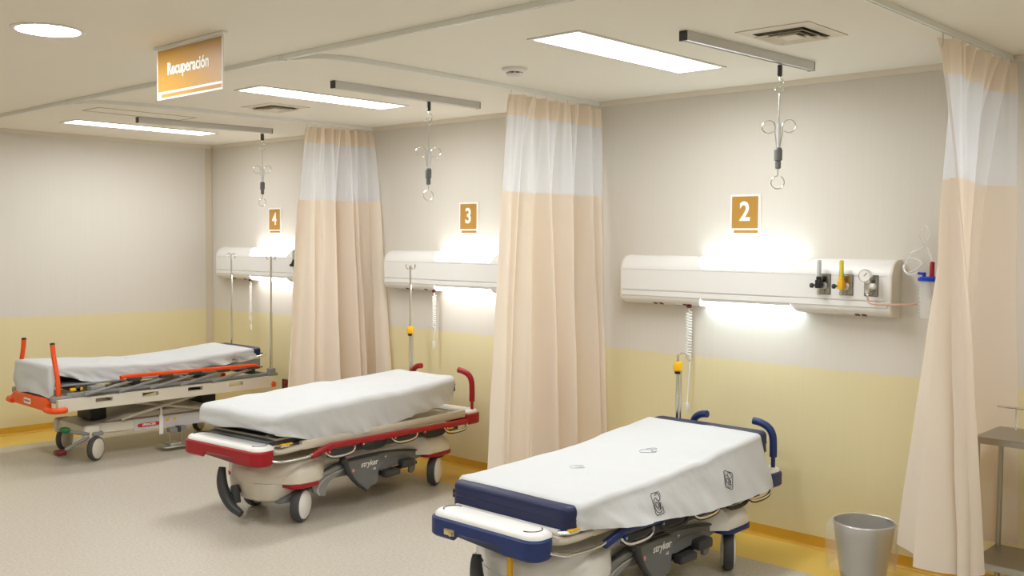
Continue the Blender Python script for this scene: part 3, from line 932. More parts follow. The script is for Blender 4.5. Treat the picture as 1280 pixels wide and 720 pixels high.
def prime_stretcher(name, loc, rz, accent, bw, dz, label, iv_top, iv_two, yaws, extras):
    """dz raises the litter parts above the bumpers"""
    t = empty(name, (loc[0], loc[1], 0), rz)
    tag(t, label, 'stretcher', 'wheeled stretchers with coloured bumpers')
    # --- base
    half = [(0.0, -0.88), (0.09, -0.87), (0.17, -0.83), (0.25, -0.765), (0.325, -0.735), (0.355, -0.69), (0.36, -0.60), (0.352, -0.53), (0.30, -0.45),
            (0.255, -0.40), (0.25, 0.0), (0.255, 0.38), (0.30, 0.45), (0.365, 0.52), (0.37, 0.62), (0.365, 0.72), (0.33, 0.765), (0.22, 0.79), (0.10, 0.80), (0.0, 0.80)]
    full = half + [(-x, y) for x, y in reversed(half[1:-1])]
    def sc(s, sy=None): return [(x * s, -0.04 + (y + 0.04) * (sy or s)) for x, y in full]
    def zt(y):   # crown of the cover: high over the pods
        return 0.395 - 0.10 * max(0, abs(y + 0.03) - 0.62)
    rings = []
    for s, dzz in ((0.985, 0.0), (1.0, 0.008), (0.995, 0.05), (0.97, 0.09), (0.90, 0.122), (0.80, 0.135)):
        rings.append([(x, y, 0.262 + dzz * (zt(y) - 0.262) / 0.135) for x, y in sc(s, 1 - (1 - s) * 0.5)])
    base = MB().loft(rings).build('base_cover', CREAM if accent is RED else WHITE2, t)
    # nose below the cover at the foot end
    nose = [(0.0, -0.870), (0.11, -0.862), (0.20, -0.82), (0.25, -0.74), (0.26, -0.60), (0.24, -0.48)]
    nf = nose + [(-x, y) for x, y in reversed(nose[1:])]
    MB().loft([[(x * 0.72, -0.58 + (y + 0.58) * 0.74, 0.128) for x, y in nf], [(x * 0.90, -0.58 + (y + 0.58) * 0.92, 0.155) for x, y in nf], [(x * 0.97, -0.58 + (y + 0.58) * 0.98, 0.20) for x, y in nf], [(x, y, 0.265) for x, y in nf]]).build('nose_cover', CREAM if accent is RED else WHITE2, t)
    for s in (-1, 1):
        q = smooth_path([(-0.80, 0.150, 0), (-0.70, 0.185, 0), (-0.60, 0.225, 0), (-0.52, 0.245, 0), (-0.50, 0.225, 0), (-0.58, 0.185, 0), (-0.68, 0.145, 0)], 4, True)
        MB().prism([(p.x, p.y) for p in q], s * 0.225, s * 0.275, 'x', 0.006).build('foot_fairing', GREY, t)
    # coloured trims under the pods
    for sx in (-1, 1):
        for y0, y1 in ((-0.745, -0.50), (0.50, 0.775)):
            o = rrect(0.17, 0.362 if y0 < 0 else 0.372, y0, y1, 0.07, 5)
            o = [(sx * x, y) for x, y in o]
            MB().loft([[(x, y, 0.236) for x, y in inset(o, 0.006)], [(x, y, 0.240) for x, y in o], [(x, y, 0.263) for x, y in o]]).build('pod_trim', accent, t)
    # casters
    k = 0
    for y in (-0.62, 0.66):
        for sx in (1, -1):
            w = wheel(t, sx * 0.275, y + (0.07 if (sx < 0 and y < 0) else 0.0), 0.112, yaws[k])
            k += 1
            MB().tube([(sx * 0.275, y + 0.03, 0.25), (sx * 0.275, y + 0.03, 0.18)], 0.022, 12).box(sx * 0.275 - 0.04, sx * 0.275 + 0.04, y - 0.02, y + 0.07, 0.205, 0.245, 0.012).build('caster_stem', BLACK, t)
    # underside chassis, columns
    MB().box(-0.20, 0.20, -0.52, 0.56, 0.225, 0.275, 0.01).build('chassis', DGREY, t)
    for y in (-0.36, 0.36):
        MB().lathe([(0.10, 0.36), (0.10, 0.40), (0.085, 0.405), (0.095, 0.42), (0.08, 0.435), (0.092, 0.45), (0.08, 0.465), (0.08, 0.50)], (0, y, 0), n=24).build('lift_column', BEIGE, t)
    # --- side panels with pedals
    for s in (1, -1):
        top = [(-0.535, 0.245), (-0.45, 0.290), (-0.34, 0.322), (-0.20, 0.337), (-0.06, 0.340), (0.12, 0.336), (0.28, 0.322), (0.42, 0.300), (0.54, 0.270)]
        bot = [(0.54, 0.252), (0.46, 0.235), (0.36, 0.225), (0.20, 0.225), (0.06, 0.225), (-0.10, 0.225), (-0.28, 0.235), (-0.42, 0.235), (-0.53, 0.235)]
        MB().prism([(a, b) for a, b in top + bot], s * 0.255, s * 0.292, 'x', 0.006).build('side_fairing', GREY, t)
        MB().tube(smooth_path([(s * 0.292, a, b + 0.004) for a, b in top], 4), 0.007, 6).build('edge_trim', DGREY, t)
        fen = smooth_path([(-0.545, 0.250, 0), (-0.52, 0.165, 0), (-0.44, 0.132, 0), (-0.425, 0.165, 0), (-0.40, 0.215, 0), (-0.30, 0.262, 0), (-0.24, 0.30, 0), (-0.33, 0.318, 0), (-0.45, 0.288, 0)], 4, True)
        MB().prism([(p.x, p.y) for p in fen], s * 0.262, s * 0.303, 'x', 0.006).build('fender', MGREY, t)
        arc = smooth_path([(s * 0.305, -0.49, 0.150), (s * 0.305, -0.505, 0.19), (s * 0.305, -0.47, 0.235), (s * 0.305, -0.38, 0.272), (s * 0.305, -0.27, 0.290)], 5)
        MB().tube(arc, 0.006, 6).build('silver_edge', ALU, t)
        pl = smooth_path([(-0.29, 0.325, 0), (-0.15, 0.333, 0), (0.0, 0.333, 0), (0.055, 0.315, 0), (0.048, 0.215, 0), (0.035, 0.140, 0), (-0.02, 0.125, 0), (-0.068, 0.110, 0), (-0.13, 0.150, 0), (-0.22, 0.235, 0)], 4, True)
        plate = MB().prism([(p.x, p.y) for p in pl], s * 0.280, s * 0.312, 'x', 0.006).build('pedal_plate', GREY, t)
        lev = smooth_path([(s * 0.322, -0.318, 0.362), (s * 0.326, -0.292, 0.345), (s * 0.328, -0.272, 0.300), (s * 0.328, -0.235, 0.235), (s * 0.325, -0.165, 0.165), (s * 0.318, -0.075, 0.105)], 5)
        nn = len(lev)
        MB().tube(lev, [0.030 * (1 - 0.75 * i / (nn - 1)) if i > 1 else 0.016 + 0.007 * i for i in range(nn)], 10).build('pump_pedal', DGREY, t)
        MB().box(min(s * 0.295, s * 0.355), max(s * 0.295, s * 0.355), 0.075, 0.225, 0.170, 0.215, 0.014, 3).build('height_pedal', DGREY, t)
        MB().box(min(s * 0.295, s * 0.36), max(s * 0.295, s * 0.36), 0.245, 0.37, 0.205, 0.262, 0.016, 3).build('height_pedal', DGREY, t)
        ar = smooth_path([(0.06, 0.235, 0), (0.12, 0.285, 0), (0.25, 0.290, 0), (0.37, 0.275, 0), (0.435, 0.235, 0), (0.42, 0.150, 0), (0.37, 0.150, 0), (0.365, 0.215, 0), (0.24, 0.225, 0), (0.10, 0.215, 0)], 4, True)
        MB().prism([(p.x, p.y) for p in ar], s * 0.275, s * 0.298, 'x', 0.005).build('pedal_bracket', GREY, t)
        MB().tube([(s * 0.27, 0.05, 0.185), (s * 0.27, 0.46, 0.205)], 0.016, 8).build('pedal_shaft', BLACK, t)
        if s == 1:
            Mx = Matrix(((0, 0, 1, 0.3125), (1, 0, 0, -0.045), (0, 1, 0, 0.288), (0, 0, 0, 1)))
            text_mesh('stryker', 0.055, 'lettering', PRINTW, plate, Mx, bold=0.0008, shear=0.15)
            MB().box(0.3122, 0.3135, -0.012, 0.012, 0.240, 0.243).box(0.3122, 0.3135, -0.002, 0.002, 0.236, 0.252).box(0.3122, 0.3135, 0.010, 0.013, 0.236, 0.252).build('white_symbol', PRINTW, plate)
            MB().lathe([(0.012, 0.3122), (0.012, 0.3135)], (0, -0.195, 0.262), 'x', 14).build('red_symbol', mat('pale_red_print', srgb(214, 150, 150), 0.5), plate)
            MB().box(0.2985, 0.2995, 0.115, 0.135, 0.305, 0.309).box(0.2985, 0.2995, 0.123, 0.127, 0.296, 0.309).build('white_symbol', PRINTW, t)
    # --- foot brake pedal
    bp = smooth_path([(-0.130, -0.925, 0.350), (-0.125, -0.935, 0.305), (-0.112, -0.94, 0.240), (-0.075, -0.94, 0.170), (-0.015, -0.935, 0.112), (0.06, -0.925, 0.076)], 5)
    nn = len(bp)
    pr = []
    for i, p in enumerate(bp):
        q = i / (nn - 1)
        pr.append(0.021 + 0.013 * sin(pi * q) + 0.003 * q)
    bpm = MB().tube(bp, pr, 12)
    bpm.build('brake_pedal', DGREY, t)
    MB().tube([(-0.10, -0.94, 0.175), (-0.05, -0.88, 0.20), (-0.02, -0.82, 0.205)], 0.018, 10).tube([(-0.035, -0.90, 0.24), (-0.02, -0.895, 0.13)], 0.026, 12).build('pedal_shaft', DGREY, t)
    # --- litter frame and bumpers
    bump_shape(bw, -1.055, -0.895, 0.525, 0.432, 0.462, 0.13, accent, 'foot_bumper', t)
    out = rrect(-bw + 0.012, bw - 0.012, -1.043, -0.885, 0.062, 6, 12, 3)
    tp = [[(x, y, 0.5255) for x, y in out], [(x, y, 0.538) for x, y in inset(out, 0.003)], [(x, y, 0.550) for x, y in inset(out, 0.018)], [(x, y, 0.553) for x, y in inset(out, 0.034)]]
    cap = MB().loft(tp).build('foot_bumper_cap', WHITE, t)
    for s in (-1, 1):
        a = ring_pts((s * (bw - 0.10), -0.965, 0.5538), 0.05, pi / 2 if s < 0 else -pi / 2, (1.35 * pi if s < 0 else 0.35 * pi), 14, (1, 0, 0), (0, 1, 0))
        MB().tube(a, 0.0028, 5).build('arc_mark', INK, cap)
    text_mesh('PRIME', 0.026, 'lettering', mat('faint_print', srgb(170, 172, 176), 0.5), cap, Matrix.Translation((bw * 0.42, -0.955, 0.5537)), depth=0.0003) if extras.get('cap_text') else None
    bump_shape(0.41, 0.875, 1.05, 0.515, 0.432, 0.46, 0.22, accent, 'head_bumper', t, 0.05)
    out = rrect(-0.40, 0.40, 0.885, 1.04, 0.05, 6, 10, 3)
    MB().loft([[(x, y, 0.5155) for x, y in out], [(x, y, 0.530) for x, y in inset(out, 0.004)], [(x, y, 0.540) for x, y in inset(out, 0.02)]]).build('head_bumper_cap', WHITE, t)
    # side beams of the litter: beige channel between the bumpers
    for s in (-1, 1):
        MB().box(min(s * 0.345, s * 0.385), max(s * 0.345, s * 0.385), -0.70, 0.89, 0.490, 0.548, 0.010).build('side_beam', BEIGE, t)
        MB().tube(smooth_path([(s * 0.30, -0.90, 0.495), (s * 0.345, -0.86, 0.500), (s * 0.365, -0.78, 0.505), (s * 0.365, -0.69, 0.51)], 5), 0.020, 10).build('corner_tube', BEIGE, t)
        MB().tube(smooth_path([(s * 0.355, -0.965, 0.470), (s * 0.392, -0.90, 0.452), (s * 0.402, -0.80, 0.446), (s * 0.402, -0.68, 0.447), (s * 0.408, -0.615, 0.462)], 5), 0.008, 8).build('chrome_tube', CHROME, t)
    MB().box(-0.345, 0.345, -0.90, 0.89, 0.500, 0.520, 0.004).build('litter_tray', BEIGE, t)
    if accent is RED:
        MB().prism([(-0.90, 0.552), (-0.62, 0.600), (-0.62, 0.612), (-0.90, 0.566)], -0.30, 0.31, 'x', 0.004).build('foot_tray', GREY, t)
        MB().tube([(-0.30, -0.86, 0.575), (0.33, -0.86, 0.575), (0.345, -0.60, 0.585)], 0.008, 8).build('tray_edge', BEIGE, t)
    else:
        MB().box(-0.33, 0.33, -0.88, -0.845, 0.520, 0.545, 0.006).build('foot_crossbar', WHITE2, t)
        for x in (-0.05, 0.12): MB().box(x - 0.06, x + 0.06, -0.8815, -0.879, 0.527, 0.538).build('crossbar_slot', DGREY, t)
    for x in (-0.24, 0.24):
        MB().box(x - 0.02, x + 0.02, -0.86, 0.12, 0.52, 0.535 + dz, 0.004).build('deck_support', MGREY, t)
    ft = interp(extras['prof'], -0.8) - extras['thick'] - 0.012
    def deck(ya, yb, m, nm):
        v = []
        for y in (ya, (ya + yb) / 2, yb):
            zz = interp(extras['prof'], y) - extras['thick'] - 0.003
            hw = 0.33 * (tap3(y) if accent is RED else 1.0)
            v.append([(-hw, y, zz), (hw, y, zz), (hw, y, zz - 0.018), (-hw, y, zz - 0.018)])
        MB().loft(v).build(nm, m, t)
    deck(-0.86, 0.02, MGREY if accent is RED else BEIGE, 'deck_foot_section')
    deck(0.03, 0.80, BEIGE, 'deck_head_section')
    for x in (-0.2, 0.2):
        zz = interp(extras['prof'], 0.7) - extras['thick'] - 0.02
        MB().tube([(x, 0.45, 0.525), (x, 0.68, zz)], 0.014, 8).build('head_strut', MGREY, t)
    # yellow release tag at the foot corner
    for s in (1,):
        MB().tube([(s * 0.33, -0.88, 0.535), (s * 0.372, -0.86, 0.540), (s * 0.374, -0.80, 0.540)], 0.012, 8).build('release_bracket', CHROME, t)
        MB().box(s * 0.362, s * 0.388, -0.865, -0.775, 0.543, 0.553, 0.004).build('release_tag', YELLOW, t)
    # --- folded side rails
    for s in (-1, 1):
        rp = smooth_path([(s * 0.402, -0.635, 0.446), (s * 0.410, -0.575, 0.468), (s * 0.415, -0.50, 0.487), (s * 0.418, -0.40, 0.490), (s * 0.418, 0.20, 0.480), (s * 0.418, 0.86, 0.466)], 6)
        rings = []
        for p in rp:
            rings.append([p + Vector((a * 1.0, 0, b)) for a, b in ((-0.014, -0.018), (0.010, -0.018), (0.016, -0.010), (0.016, 0.010), (0.010, 0.018), (-0.014, 0.018))])
        rail = MB().loft(rings).build('side_rail', accent, t)
        ys = [-0.54, -0.24, 0.06, 0.36, 0.60]
        for i, y in enumerate(ys):
            zr = interp([(-0.64, 0.446), (-0.5, 0.487), (0.2, 0.480), (0.86, 0.466)], y) - 0.016
            lp = smooth_path([(s * 0.424, y, zr), (s * 0.430, y + 0.015, zr - 0.024), (s * 0.430, y + 0.07, zr - 0.042), (s * 0.430, y + 0.17, zr - 0.043), (s * 0.428, y + 0.235, zr - 0.030), (s * 0.424, y + 0.255, zr + 0.002)], 4)
            MB().tube(lp, 0.0075, 8).build('rail_loop', CHROME if i % 2 == 0 else BLACK, t)
            MB().tube([p + Vector((s * 0.003, 0, -0.009)) for p in lp], 0.004, 6).build('rail_loop_edge', BLACK, t)
            MB().lathe([(0.011, s * 0.420), (0.013, s * 0.424), (0.013, s * 0.436), (0.007, s * 0.438)], (0, y + 0.02, zr - 0.004), 'x', 12).build('rail_pivot', accent, t)
            MB().lathe([(0.006, s * 0.437), (0.006, s * 0.440)], (0, y + 0.02, zr - 0.004), 'x', 10).build('pivot_cap', CHROME, t)
        MB().box(min(s * 0.385, s * 0.402), max(s * 0.385, s * 0.402), -0.50, 0.78, 0.415, 0.452, 0.004).build('rail_mount', DGREY, t)
        MB().box(min(s * 0.40, s * 0.43), max(s * 0.40, s * 0.43), 0.64, 0.70, 0.436, 0.447, 0.003).build('yellow_latch', YELLOW, t)
    # --- push handles at the head
    hz = extras['handle']
    for s in (-1, 1):
        hx = 0.372 if s > 0 else extras['lhx']
        hp = [Vector((s * hx, 0.975, 0.53)), Vector((s * hx, 0.975, 0.60))]
        MB().tube(hp, 0.012, 10).build('handle_stem', accent, t)
        hp = smooth_path([(s * hx, 0.975, 0.600), (s * hx, 0.975, 0.68 + hz), (s * (hx - 0.004), 0.972, 0.755 + hz), (s * (hx - 0.027), 0.965, 0.80 + hz), (s * (hx - 0.072), 0.955, 0.825 + hz), (s * (hx - 0.117), 0.95, 0.832 + hz)], 5)
        MB().tube(hp, 0.0215, 14).build('push_handle', accent, t)
    # --- IV pole
    px, py = -0.30, 1.00
    MB().lathe([(0.018, 0.54), (0.018, 0.62), (0.012, 0.63)], (px, py, 0), n=14).build('pole_socket', DGREY, t)
    zc = extras['collar']
    MB().tube([(px, py, 0.55), (px, py, zc)], 0.011, 12).tube([(px + 0.024, py, 0.63), (px + 0.024, py, zc - 0.02)], 0.007, 10).build('pole_lower_tube', CHROME, t)
    MB().tube([(px, py, zc), (px, py, iv_top)], 0.008, 12).build('pole_upper_tube', CHROME, t)
    MB().lathe([(0.012, zc - 0.045), (0.020, zc - 0.043), (0.020, zc - 0.030), (0.012, zc - 0.028)], (px, py, 0), n=16).build('collar_base', BLACK, t)
    MB().lathe([(0.016, zc - 0.030), (0.028, zc - 0.022), (0.030, zc + 0.012), (0.024, zc + 0.030), (0.012, zc + 0.034)], (px, py, 0), n=18).build('pole_collar', YELLOW, t)
    if iv_two:
        for s in (-1, 1):
            hkp = [Vector((px, py, iv_top))] + ring_pts((px + s * 0.028, py, iv_top - 0.004), 0.022, (0 if s < 0 else pi), (0 if s < 0 else pi) + (-s) * -1.0 * -1.25 * pi * (1 if s < 0 else 1) if False else ((0 if s < 0 else pi) + (1.2 * pi if s > 0 else -1.2 * pi)), 10)
            MB().tube(hkp, 0.0045, 8).build('pole_hook', CHROME, t)
    else:
        hkp = smooth_path([(px, py, iv_top - 0.005), (px + 0.025, py, iv_top + 0.010), (px + 0.055, py, iv_top + 0.008), (px + 0.066, py, iv_top - 0.018), (px + 0.085, py, iv_top - 0.030), (px + 0.104, py, iv_top - 0.015), (px + 0.104, py, iv_top + 0.012)], 5)
        MB().tube(hkp, 0.005, 8).build('pole_hook', CHROME, t)
    return t

# bed 2 (navy)
P2 = [(-0.86, 0.648), (-0.10, 0.668), (0.15, 0.685), (0.55, 0.728), (0.90, 0.758)]
P3 = [(-0.95, 0.722), (-0.30, 0.748), (0.10, 0.750), (0.45, 0.762), (0.90, 0.785)]
def tap3(y): return 1.0 - 0.20 * max(0.0, min(1.0, (y - 0.35) / 0.55)) ** 1.5
B2L, B2R = (-3.195, -1.38), radians(0.5)
B3L, B3R = (-5.73, -1.255), radians(5.5)
s2 = prime_stretcher('hospital_stretcher', B2L, B2R, NAVY, 0.345, -0.01, 'white stretcher with navy bumpers standing nearest the steel bin', 1.13, False,
                     (radians(30), radians(20), radians(33), radians(10)), dict(prof=P2, thick=0.115, collar=1.055, cap_text=False, handle=-0.035, lhx=0.17))
s3 = prime_stretcher('hospital_stretcher', B3L, B3R, RED, 0.39, 0.06, 'white stretcher with red bumpers standing between two curtains', 1.62, True,
                     (radians(25), radians(15), radians(25), radians(5)), dict(prof=P3, thick=0.10, collar=1.10, cap_text=False, handle=0.0, lhx=0.25))
# extras of the navy stretcher: yellow lever, brass latch
MB().box(0.065, 0.095, -0.93, -0.915, 0.22, 0.455, 0.005).build('yellow_lever', YELLOW, s2)
MB().box(-0.215, -0.150, -1.062, -1.052, 0.455, 0.485, 0.006).lathe([(0.012, -1.062), (0.012, -1.070), (0.006, -1.073)], (-0.165, 0, 0.468), 'y', 12).build('brass_latch', BRASS, s2)

def bedobj(name, loc, rz, label, cat, group):
    t = empty(name, (loc[0], loc[1], 0), rz)
    tag(t, label, cat, group)
    return t

def mattress(loc, rz, prof, y0, y1, hw, th, label, tap=None):
    t = bedobj('stretcher_mattress', loc, rz, label, 'mattress', 'navy vinyl stretcher mattresses')
    body, top = shell('cover', NAVYV, t, -hw, hw, y0, y1, 0.05, lambda y: interp(prof, y), lambda x, y: interp(prof, y) - th, edge=0.025, ny=40, wr=0.0, swr=0.004, seed=2.5, taper=tap)
    # piping seam around the middle and a zip pull
    out = rrect(-hw - 0.001, hw + 0.001, y0 - 0.001, y1 + 0.001, 0.05, 6, 10, 30)
    MB().tube([(x * (tap(y) if tap else 1.0), y, interp(prof, y) - th * 0.55) for x, y in out], 0.003, 5, closed=True).build('piping', NAVYV, t)
    MB().box(-hw - 0.006, -hw + 0.004, y0 + 0.02, y0 + 0.032, interp(prof, y0) - th * 0.75, interp(prof, y0) - th * 0.4, 0.002, 1).build('zip_pull', BLACK, t)
    return t
mattress(B2L, B2R, P2, -0.865, 0.925, 0.375, 0.115, 'navy vinyl mattress on the navy-bumpered stretcher')
mattress(B3L, B3R, P3, -0.925, 0.90, 0.36, 0.10, 'mattress hidden under the fitted sheet of the red-bumpered stretcher', tap3)

# sheets
def taper2(y): return 1.0
def hem2(x, y):
    e = max(0.0, min(1.0, (abs(x) - 0.30) / 0.075))
    side = interp([(-0.80, 0.540), (-0.40, 0.503), (0.10, 0.462), (0.45, 0.452), (0.80, 0.462), (0.90, 0.48)], y)
    if x < 0: side += 0.06
    tz = interp(P2, y) - 0.03
    e = e * e * (3 - 2 * e)
    return tz + (side - tz) * e
t = bedobj('bed_sheet', B2L, B2R, 'white printed sheet draped loosely over the navy mattress', 'bed sheet', 'white sheets on the stretchers')
sh2, top2 = shell('cloth', SHEET, t, -0.392, 0.392, -0.815, 0.825, 0.04, lambda y: interp(P2, y) + 0.009, hem2, edge=0.028, cap=False, wr=0.008, swr=0.020, flare=lambda x, y: 0.012 + 0.062 * max(0.0, min(1.0, (y + 0.74) / 0.30)), seed=5.1, ny=110)
SHEET2 = t
def hem3(x, y):
    side = interp([(-1.0, 0.630), (-0.85, 0.600), (-0.61, 0.545), (-0.30, 0.520), (0.06, 0.540), (0.45, 0.585), (0.80, 0.625), (0.95, 0.64)], y)
    if x < 0: side = max(side, interp(P3, y) - 0.12)
    if y < -0.9: side = 0.625 + 0.010 * sin(x * 9)
    return side
t = bedobj('bed_sheet', B3L, B3R, 'white sheet tucked all round the mattress of the red-bumpered stretcher', 'bed sheet', 'white sheets on the stretchers')
shell('cloth', SHEET, t, -0.385, 0.385, -0.95, 0.885, 0.07, lambda y: interp(P3, y) + 0.018, hem3, edge=0.045, cap=False, wr=0.013, swr=0.034, flare=-0.010, seed=8.3, ny=110, taper=tap3)

# printed emblems on the navy bed's sheet: thin dark line marks lying on the cloth
from mathutils.bvhtree import BVHTree
bv = BVHTree.FromPolygons([v.co.copy() for v in sh2.data.vertices], [tuple(p.vertices) for p in sh2.data.polygons])
def on_side(y, z):
    h = bv.ray_cast(Vector((1.0, y, z)), Vector((-1, 0, 0)))
    return (h[0] + Vector((0.0015, 0, 0))) if h[0] else Vector((0.41, y, z))
def on_top(x, y):
    h = bv.ray_cast(Vector((x, y, 1.5)), Vector((0, 0, -1)))
    return (h[0] + Vector((0, 0, 0.0015))) if h[0] else Vector((x, y, 0.7))
EMB = [
    [(-0.5, -0.42), (-0.5, 0.42), (-0.42, 0.5), (0.42, 0.5), (0.5, 0.42), (0.5, -0.42), (0.42, -0.5), (-0.42, -0.5), (-0.5, -0.42)],
    [(-0.1, 0.38), (0.1, 0.46), (0.3, 0.40), (0.36, 0.22), (0.22, 0.12), (0.02, 0.16), (-0.12, 0.28), (-0.34, 0.20), (-0.40, -0.05), (-0.36, -0.28), (-0.18, -0.40), (0.1, -0.42), (0.34, -0.34)],
    [(-0.02, 0.02), (-0.16, 0.08), (-0.26, -0.04), (-0.18, -0.18), (-0.02, -0.16), (0.04, -0.02), (-0.02, 0.02)],
    [(0.1, 0.1), (0.18, -0.05), (0.12, -0.2), (0.28, -0.28), (0.38, -0.18)],
    [(-0.12, -0.22), (0.05, -0.30), (0.22, -0.18), (0.30, 0.02)],
]
def emblem(fn, w, hgt, name, ra=0.0, parts=None, thick=0.0018, ink=INK):
    m = MB()
    for k, ln in enumerate(EMB):
        if parts is not None and k not in parts: continue
        L = ln if k == 0 else [tuple(p) for p in smooth_path([(a, b, 0) for a, b in ln], 4)]
        pts = []
        for q in L:
            a, b = q[0] * w, q[1] * hgt
            pts.append(fn(a * cos(ra) - b * sin(ra), a * sin(ra) + b * cos(ra)))
        m.tube(pts, thick, 4)
    return m.build(name, ink, SHEET2)
emblem(lambda a, b: on_side(-0.255 + a, 0.568 + b), 0.072, 0.098, 'printed_emblem')
emblem(lambda a, b: on_side(0.385 + a, 0.575 + b), 0.075, 0.085, 'printed_emblem', -0.35)
emblem(lambda a, b: on_top(-0.045 + a, -0.29 + b), 0.10, 0.09, 'printed_emblem', 0.8, (1, 3, 4), 0.0009, mat('faded_ink', srgb(170, 172, 176), 0.7))
emblem(lambda a, b: on_top(0.05 + a, 0.20 + b), 0.12, 0.09, 'printed_emblem', 0.6, (1, 3), 0.0011, mat('grey_ink', srgb(110, 112, 116), 0.7))

# ------------------------------------------------------------------ orange transfer stretcher (bay 4)
B4L = (-8.37, -1.36)
t4 = empty('transfer_stretcher', (*B4L, 0)); tag(t4, 'cream transfer stretcher with orange bumpers and folded orange rail', 'stretcher', 'wheeled stretchers with coloured bumpers')
for s in (-1, 1):
    m = MB()
    # side beam with slanted hand holes: upper rail, lower rail, posts
    x0, x1 = min(s * 0.415, s * 0.455), max(s * 0.415, s * 0.455)
    ya, yb = -0.985, 0.955
    def zz(y): return 0.016 * (y - ya) / (yb - ya)
    def slab(y0, y1, z0, z1, sl=0.0):
        m.loft([[(x0, y0, z0 + zz(y0)), (x1, y0, z0 + zz(y0)), (x1, y0 + sl, z1 + zz(y0)), (x0, y0 + sl, z1 + zz(y0))],
                [(x0, y1, z0 + zz(y1)), (x1, y1, z0 + zz(y1)), (x1, y1 + sl, z1 + zz(y1)), (x0, y1 + sl, z1 + zz(y1))]])
    slab(ya, yb, 0.452, 0.500); slab(ya, yb, 0.532, 0.548)
    e = [ya]
    for c in (-0.62, -0.225, 0.185, 0.58): e += [c - 0.07, c + 0.07]
    e.append(yb)
    for k in range(0, len(e), 2): slab(e[k], e[k + 1], 0.500, 0.532, 0.0)
    m.build('side_beam', CREAM, t4, sharp=20)
    MB().box(min(s * 0.40, s * 0.47), max(s * 0.40, s * 0.47), 0.945, 0.995, 0.462, 0.515, 0.02, 3).build('corner_bumper', ORANGE, t4)
    MB().tube(smooth_path([(s * 0.33, -1.03, 0.468), (s * 0.42, -1.03, 0.468), (s * 0.462, -1.0, 0.468), (s * 0.468, -0.92, 0.470)], 5), [0.024] * 15 + [0.016], 12).build('corner_bumper', ORANGE, t4)
    # lower grey rail and slanted arms
    x = s * 0.435
    MB().box(min(x, x + s * 0.03), max(x, x + s * 0.03), -0.775, 0.875, 0.577, 0.600, 0.006).build('lower_rail', MGREY, t4)
    top = smooth_path([(x + s * 0.03, -0.465, 0.672), (x + s * 0.03, -0.43, 0.690), (x + s * 0.03, 0.2, 0.684), (x + s * 0.03, 0.72, 0.680), (x + s * 0.03, 0.80, 0.665)], 5)
    MB().loft([[p + Vector((a, 0, b)) for a, b in ((-0.016, -0.014), (0.012, -0.014), (0.018, -0.004), (0.018, 0.006), (0.010, 0.015), (-0.014, 0.015))] for p in top]).build('side_rail', ORANGE, t4)
    for y in (-0.42, -0.14, 0.13, 0.40, 0.70):
        MB().tube([(x + s * 0.028, y + 0.06, 0.668), (x + s * 0.028, y + 0.02, 0.648), (x + s * 0.024, y - 0.36, 0.572)], 0.013, 8).build('rail_arm', MGREY, t4)
        MB().box(min(x + s * 0.008, x + s * 0.046), max(x + s * 0.008, x + s * 0.046), y - 0.01, y + 0.11, 0.648, 0.678, 0.008).build('rail_clamp', DGREY, t4)
    MB().box(min(s * 0.37, s * 0.41), max(s * 0.37, s * 0.41), -0.90, 0.93, 0.545, 0.590, 0.006).build('frame_tube', MGREY, t4)
    # push bar
    hx = [(s * 0.385, -0.955, 0.56), (s * 0.383, -0.955, 0.66), (s * 0.362, -0.955, 0.74), (s * 0.325, -0.955, 0.83), (s * 0.300, -0.955, 0.90), (s * 0.285, -0.955, 0.975)]
    MB().tube(smooth_path(hx, 5), 0.0185, 14).build('push_bar', ORANGE, t4)
    MB().lathe([(0.0192, 0.0), (0.0192, 0.012), (0.012, 0.016)], (s * 0.285, -0.955, 0.970), n=14).build('bar_cap', BLACK, t4)
    MB().box(min(s * 0.34, s * 0.42), max(s * 0.34, s * 0.42), -1.01, -0.86, 0.520, 0.572, 0.012).build('corner_bracket', MGREY, t4)
MB().box(0.365, 0.39, -0.86, -0.76, 0.600, 0.625, 0.005).build('yellow_latch', YELLOW, t4)
MB().box(0.36, 0.445, -0.72, -0.60, 0.590, 0.632, 0.010).build('rail_lock', MGREY, t4)
# orange foot panel with its label
q = [(-0.36, 0.452), (0.36, 0.452), (0.36, 0.52), (0.30, 0.552), (-0.30, 0.552), (-0.36, 0.52)]
MB().prism(q, -1.035, -0.995, 'y', 0.008).build('foot_panel', ORANGE, t4)
MB().box(-0.085, 0.045, -1.0375, -1.0352, 0.478, 0.522).build('label_plate', PRINTW, t4)
text_mesh('SPENCER', 0.026, 'lettering', mat('brown_print', srgb(150, 90, 70), 0.5), t4, wallM(-0.02, -1.0380, 0.50), bold=0.0004)
MB().box(-0.38, 0.38, -0.99, -0.95, 0.53, 0.575, 0.008).build('foot_crossbar', MGREY, t4)
MB().box(-0.38, 0.38, 0.92, 0.96, 0.55, 0.590, 0.008).build('head_crossbar', MGREY, t4)
MB().box(-0.37, 0.37, -0.93, 0.91, 0.640, 0.655, 0.004).build('deck', MGREY, t4)
for y in (-0.8, -0.3, 0.3, 0.8): MB().box(-0.39, 0.39, y - 0.02, y + 0.02, 0.590, 0.640, 0.004).build('deck_crossbar', DGREY, t4)
# head section support plates
for s in (-1, 1): MB().prism([(0.30, 0.655), (0.90, 0.655), (0.90, 0.725)], s * 0.33, s * 0.345, 'x', 0.002).build('head_wedge', MGREY, t4)
MB().tube(smooth_path([(-0.22, 0.92, 0.72), (-0.22, 1.02, 0.735), (-0.15, 1.06, 0.738), (0.15, 1.06, 0.738), (0.22, 1.02, 0.735), (0.22, 0.92, 0.72)], 5), 0.010, 8).build('head_handle', CHROME, t4)
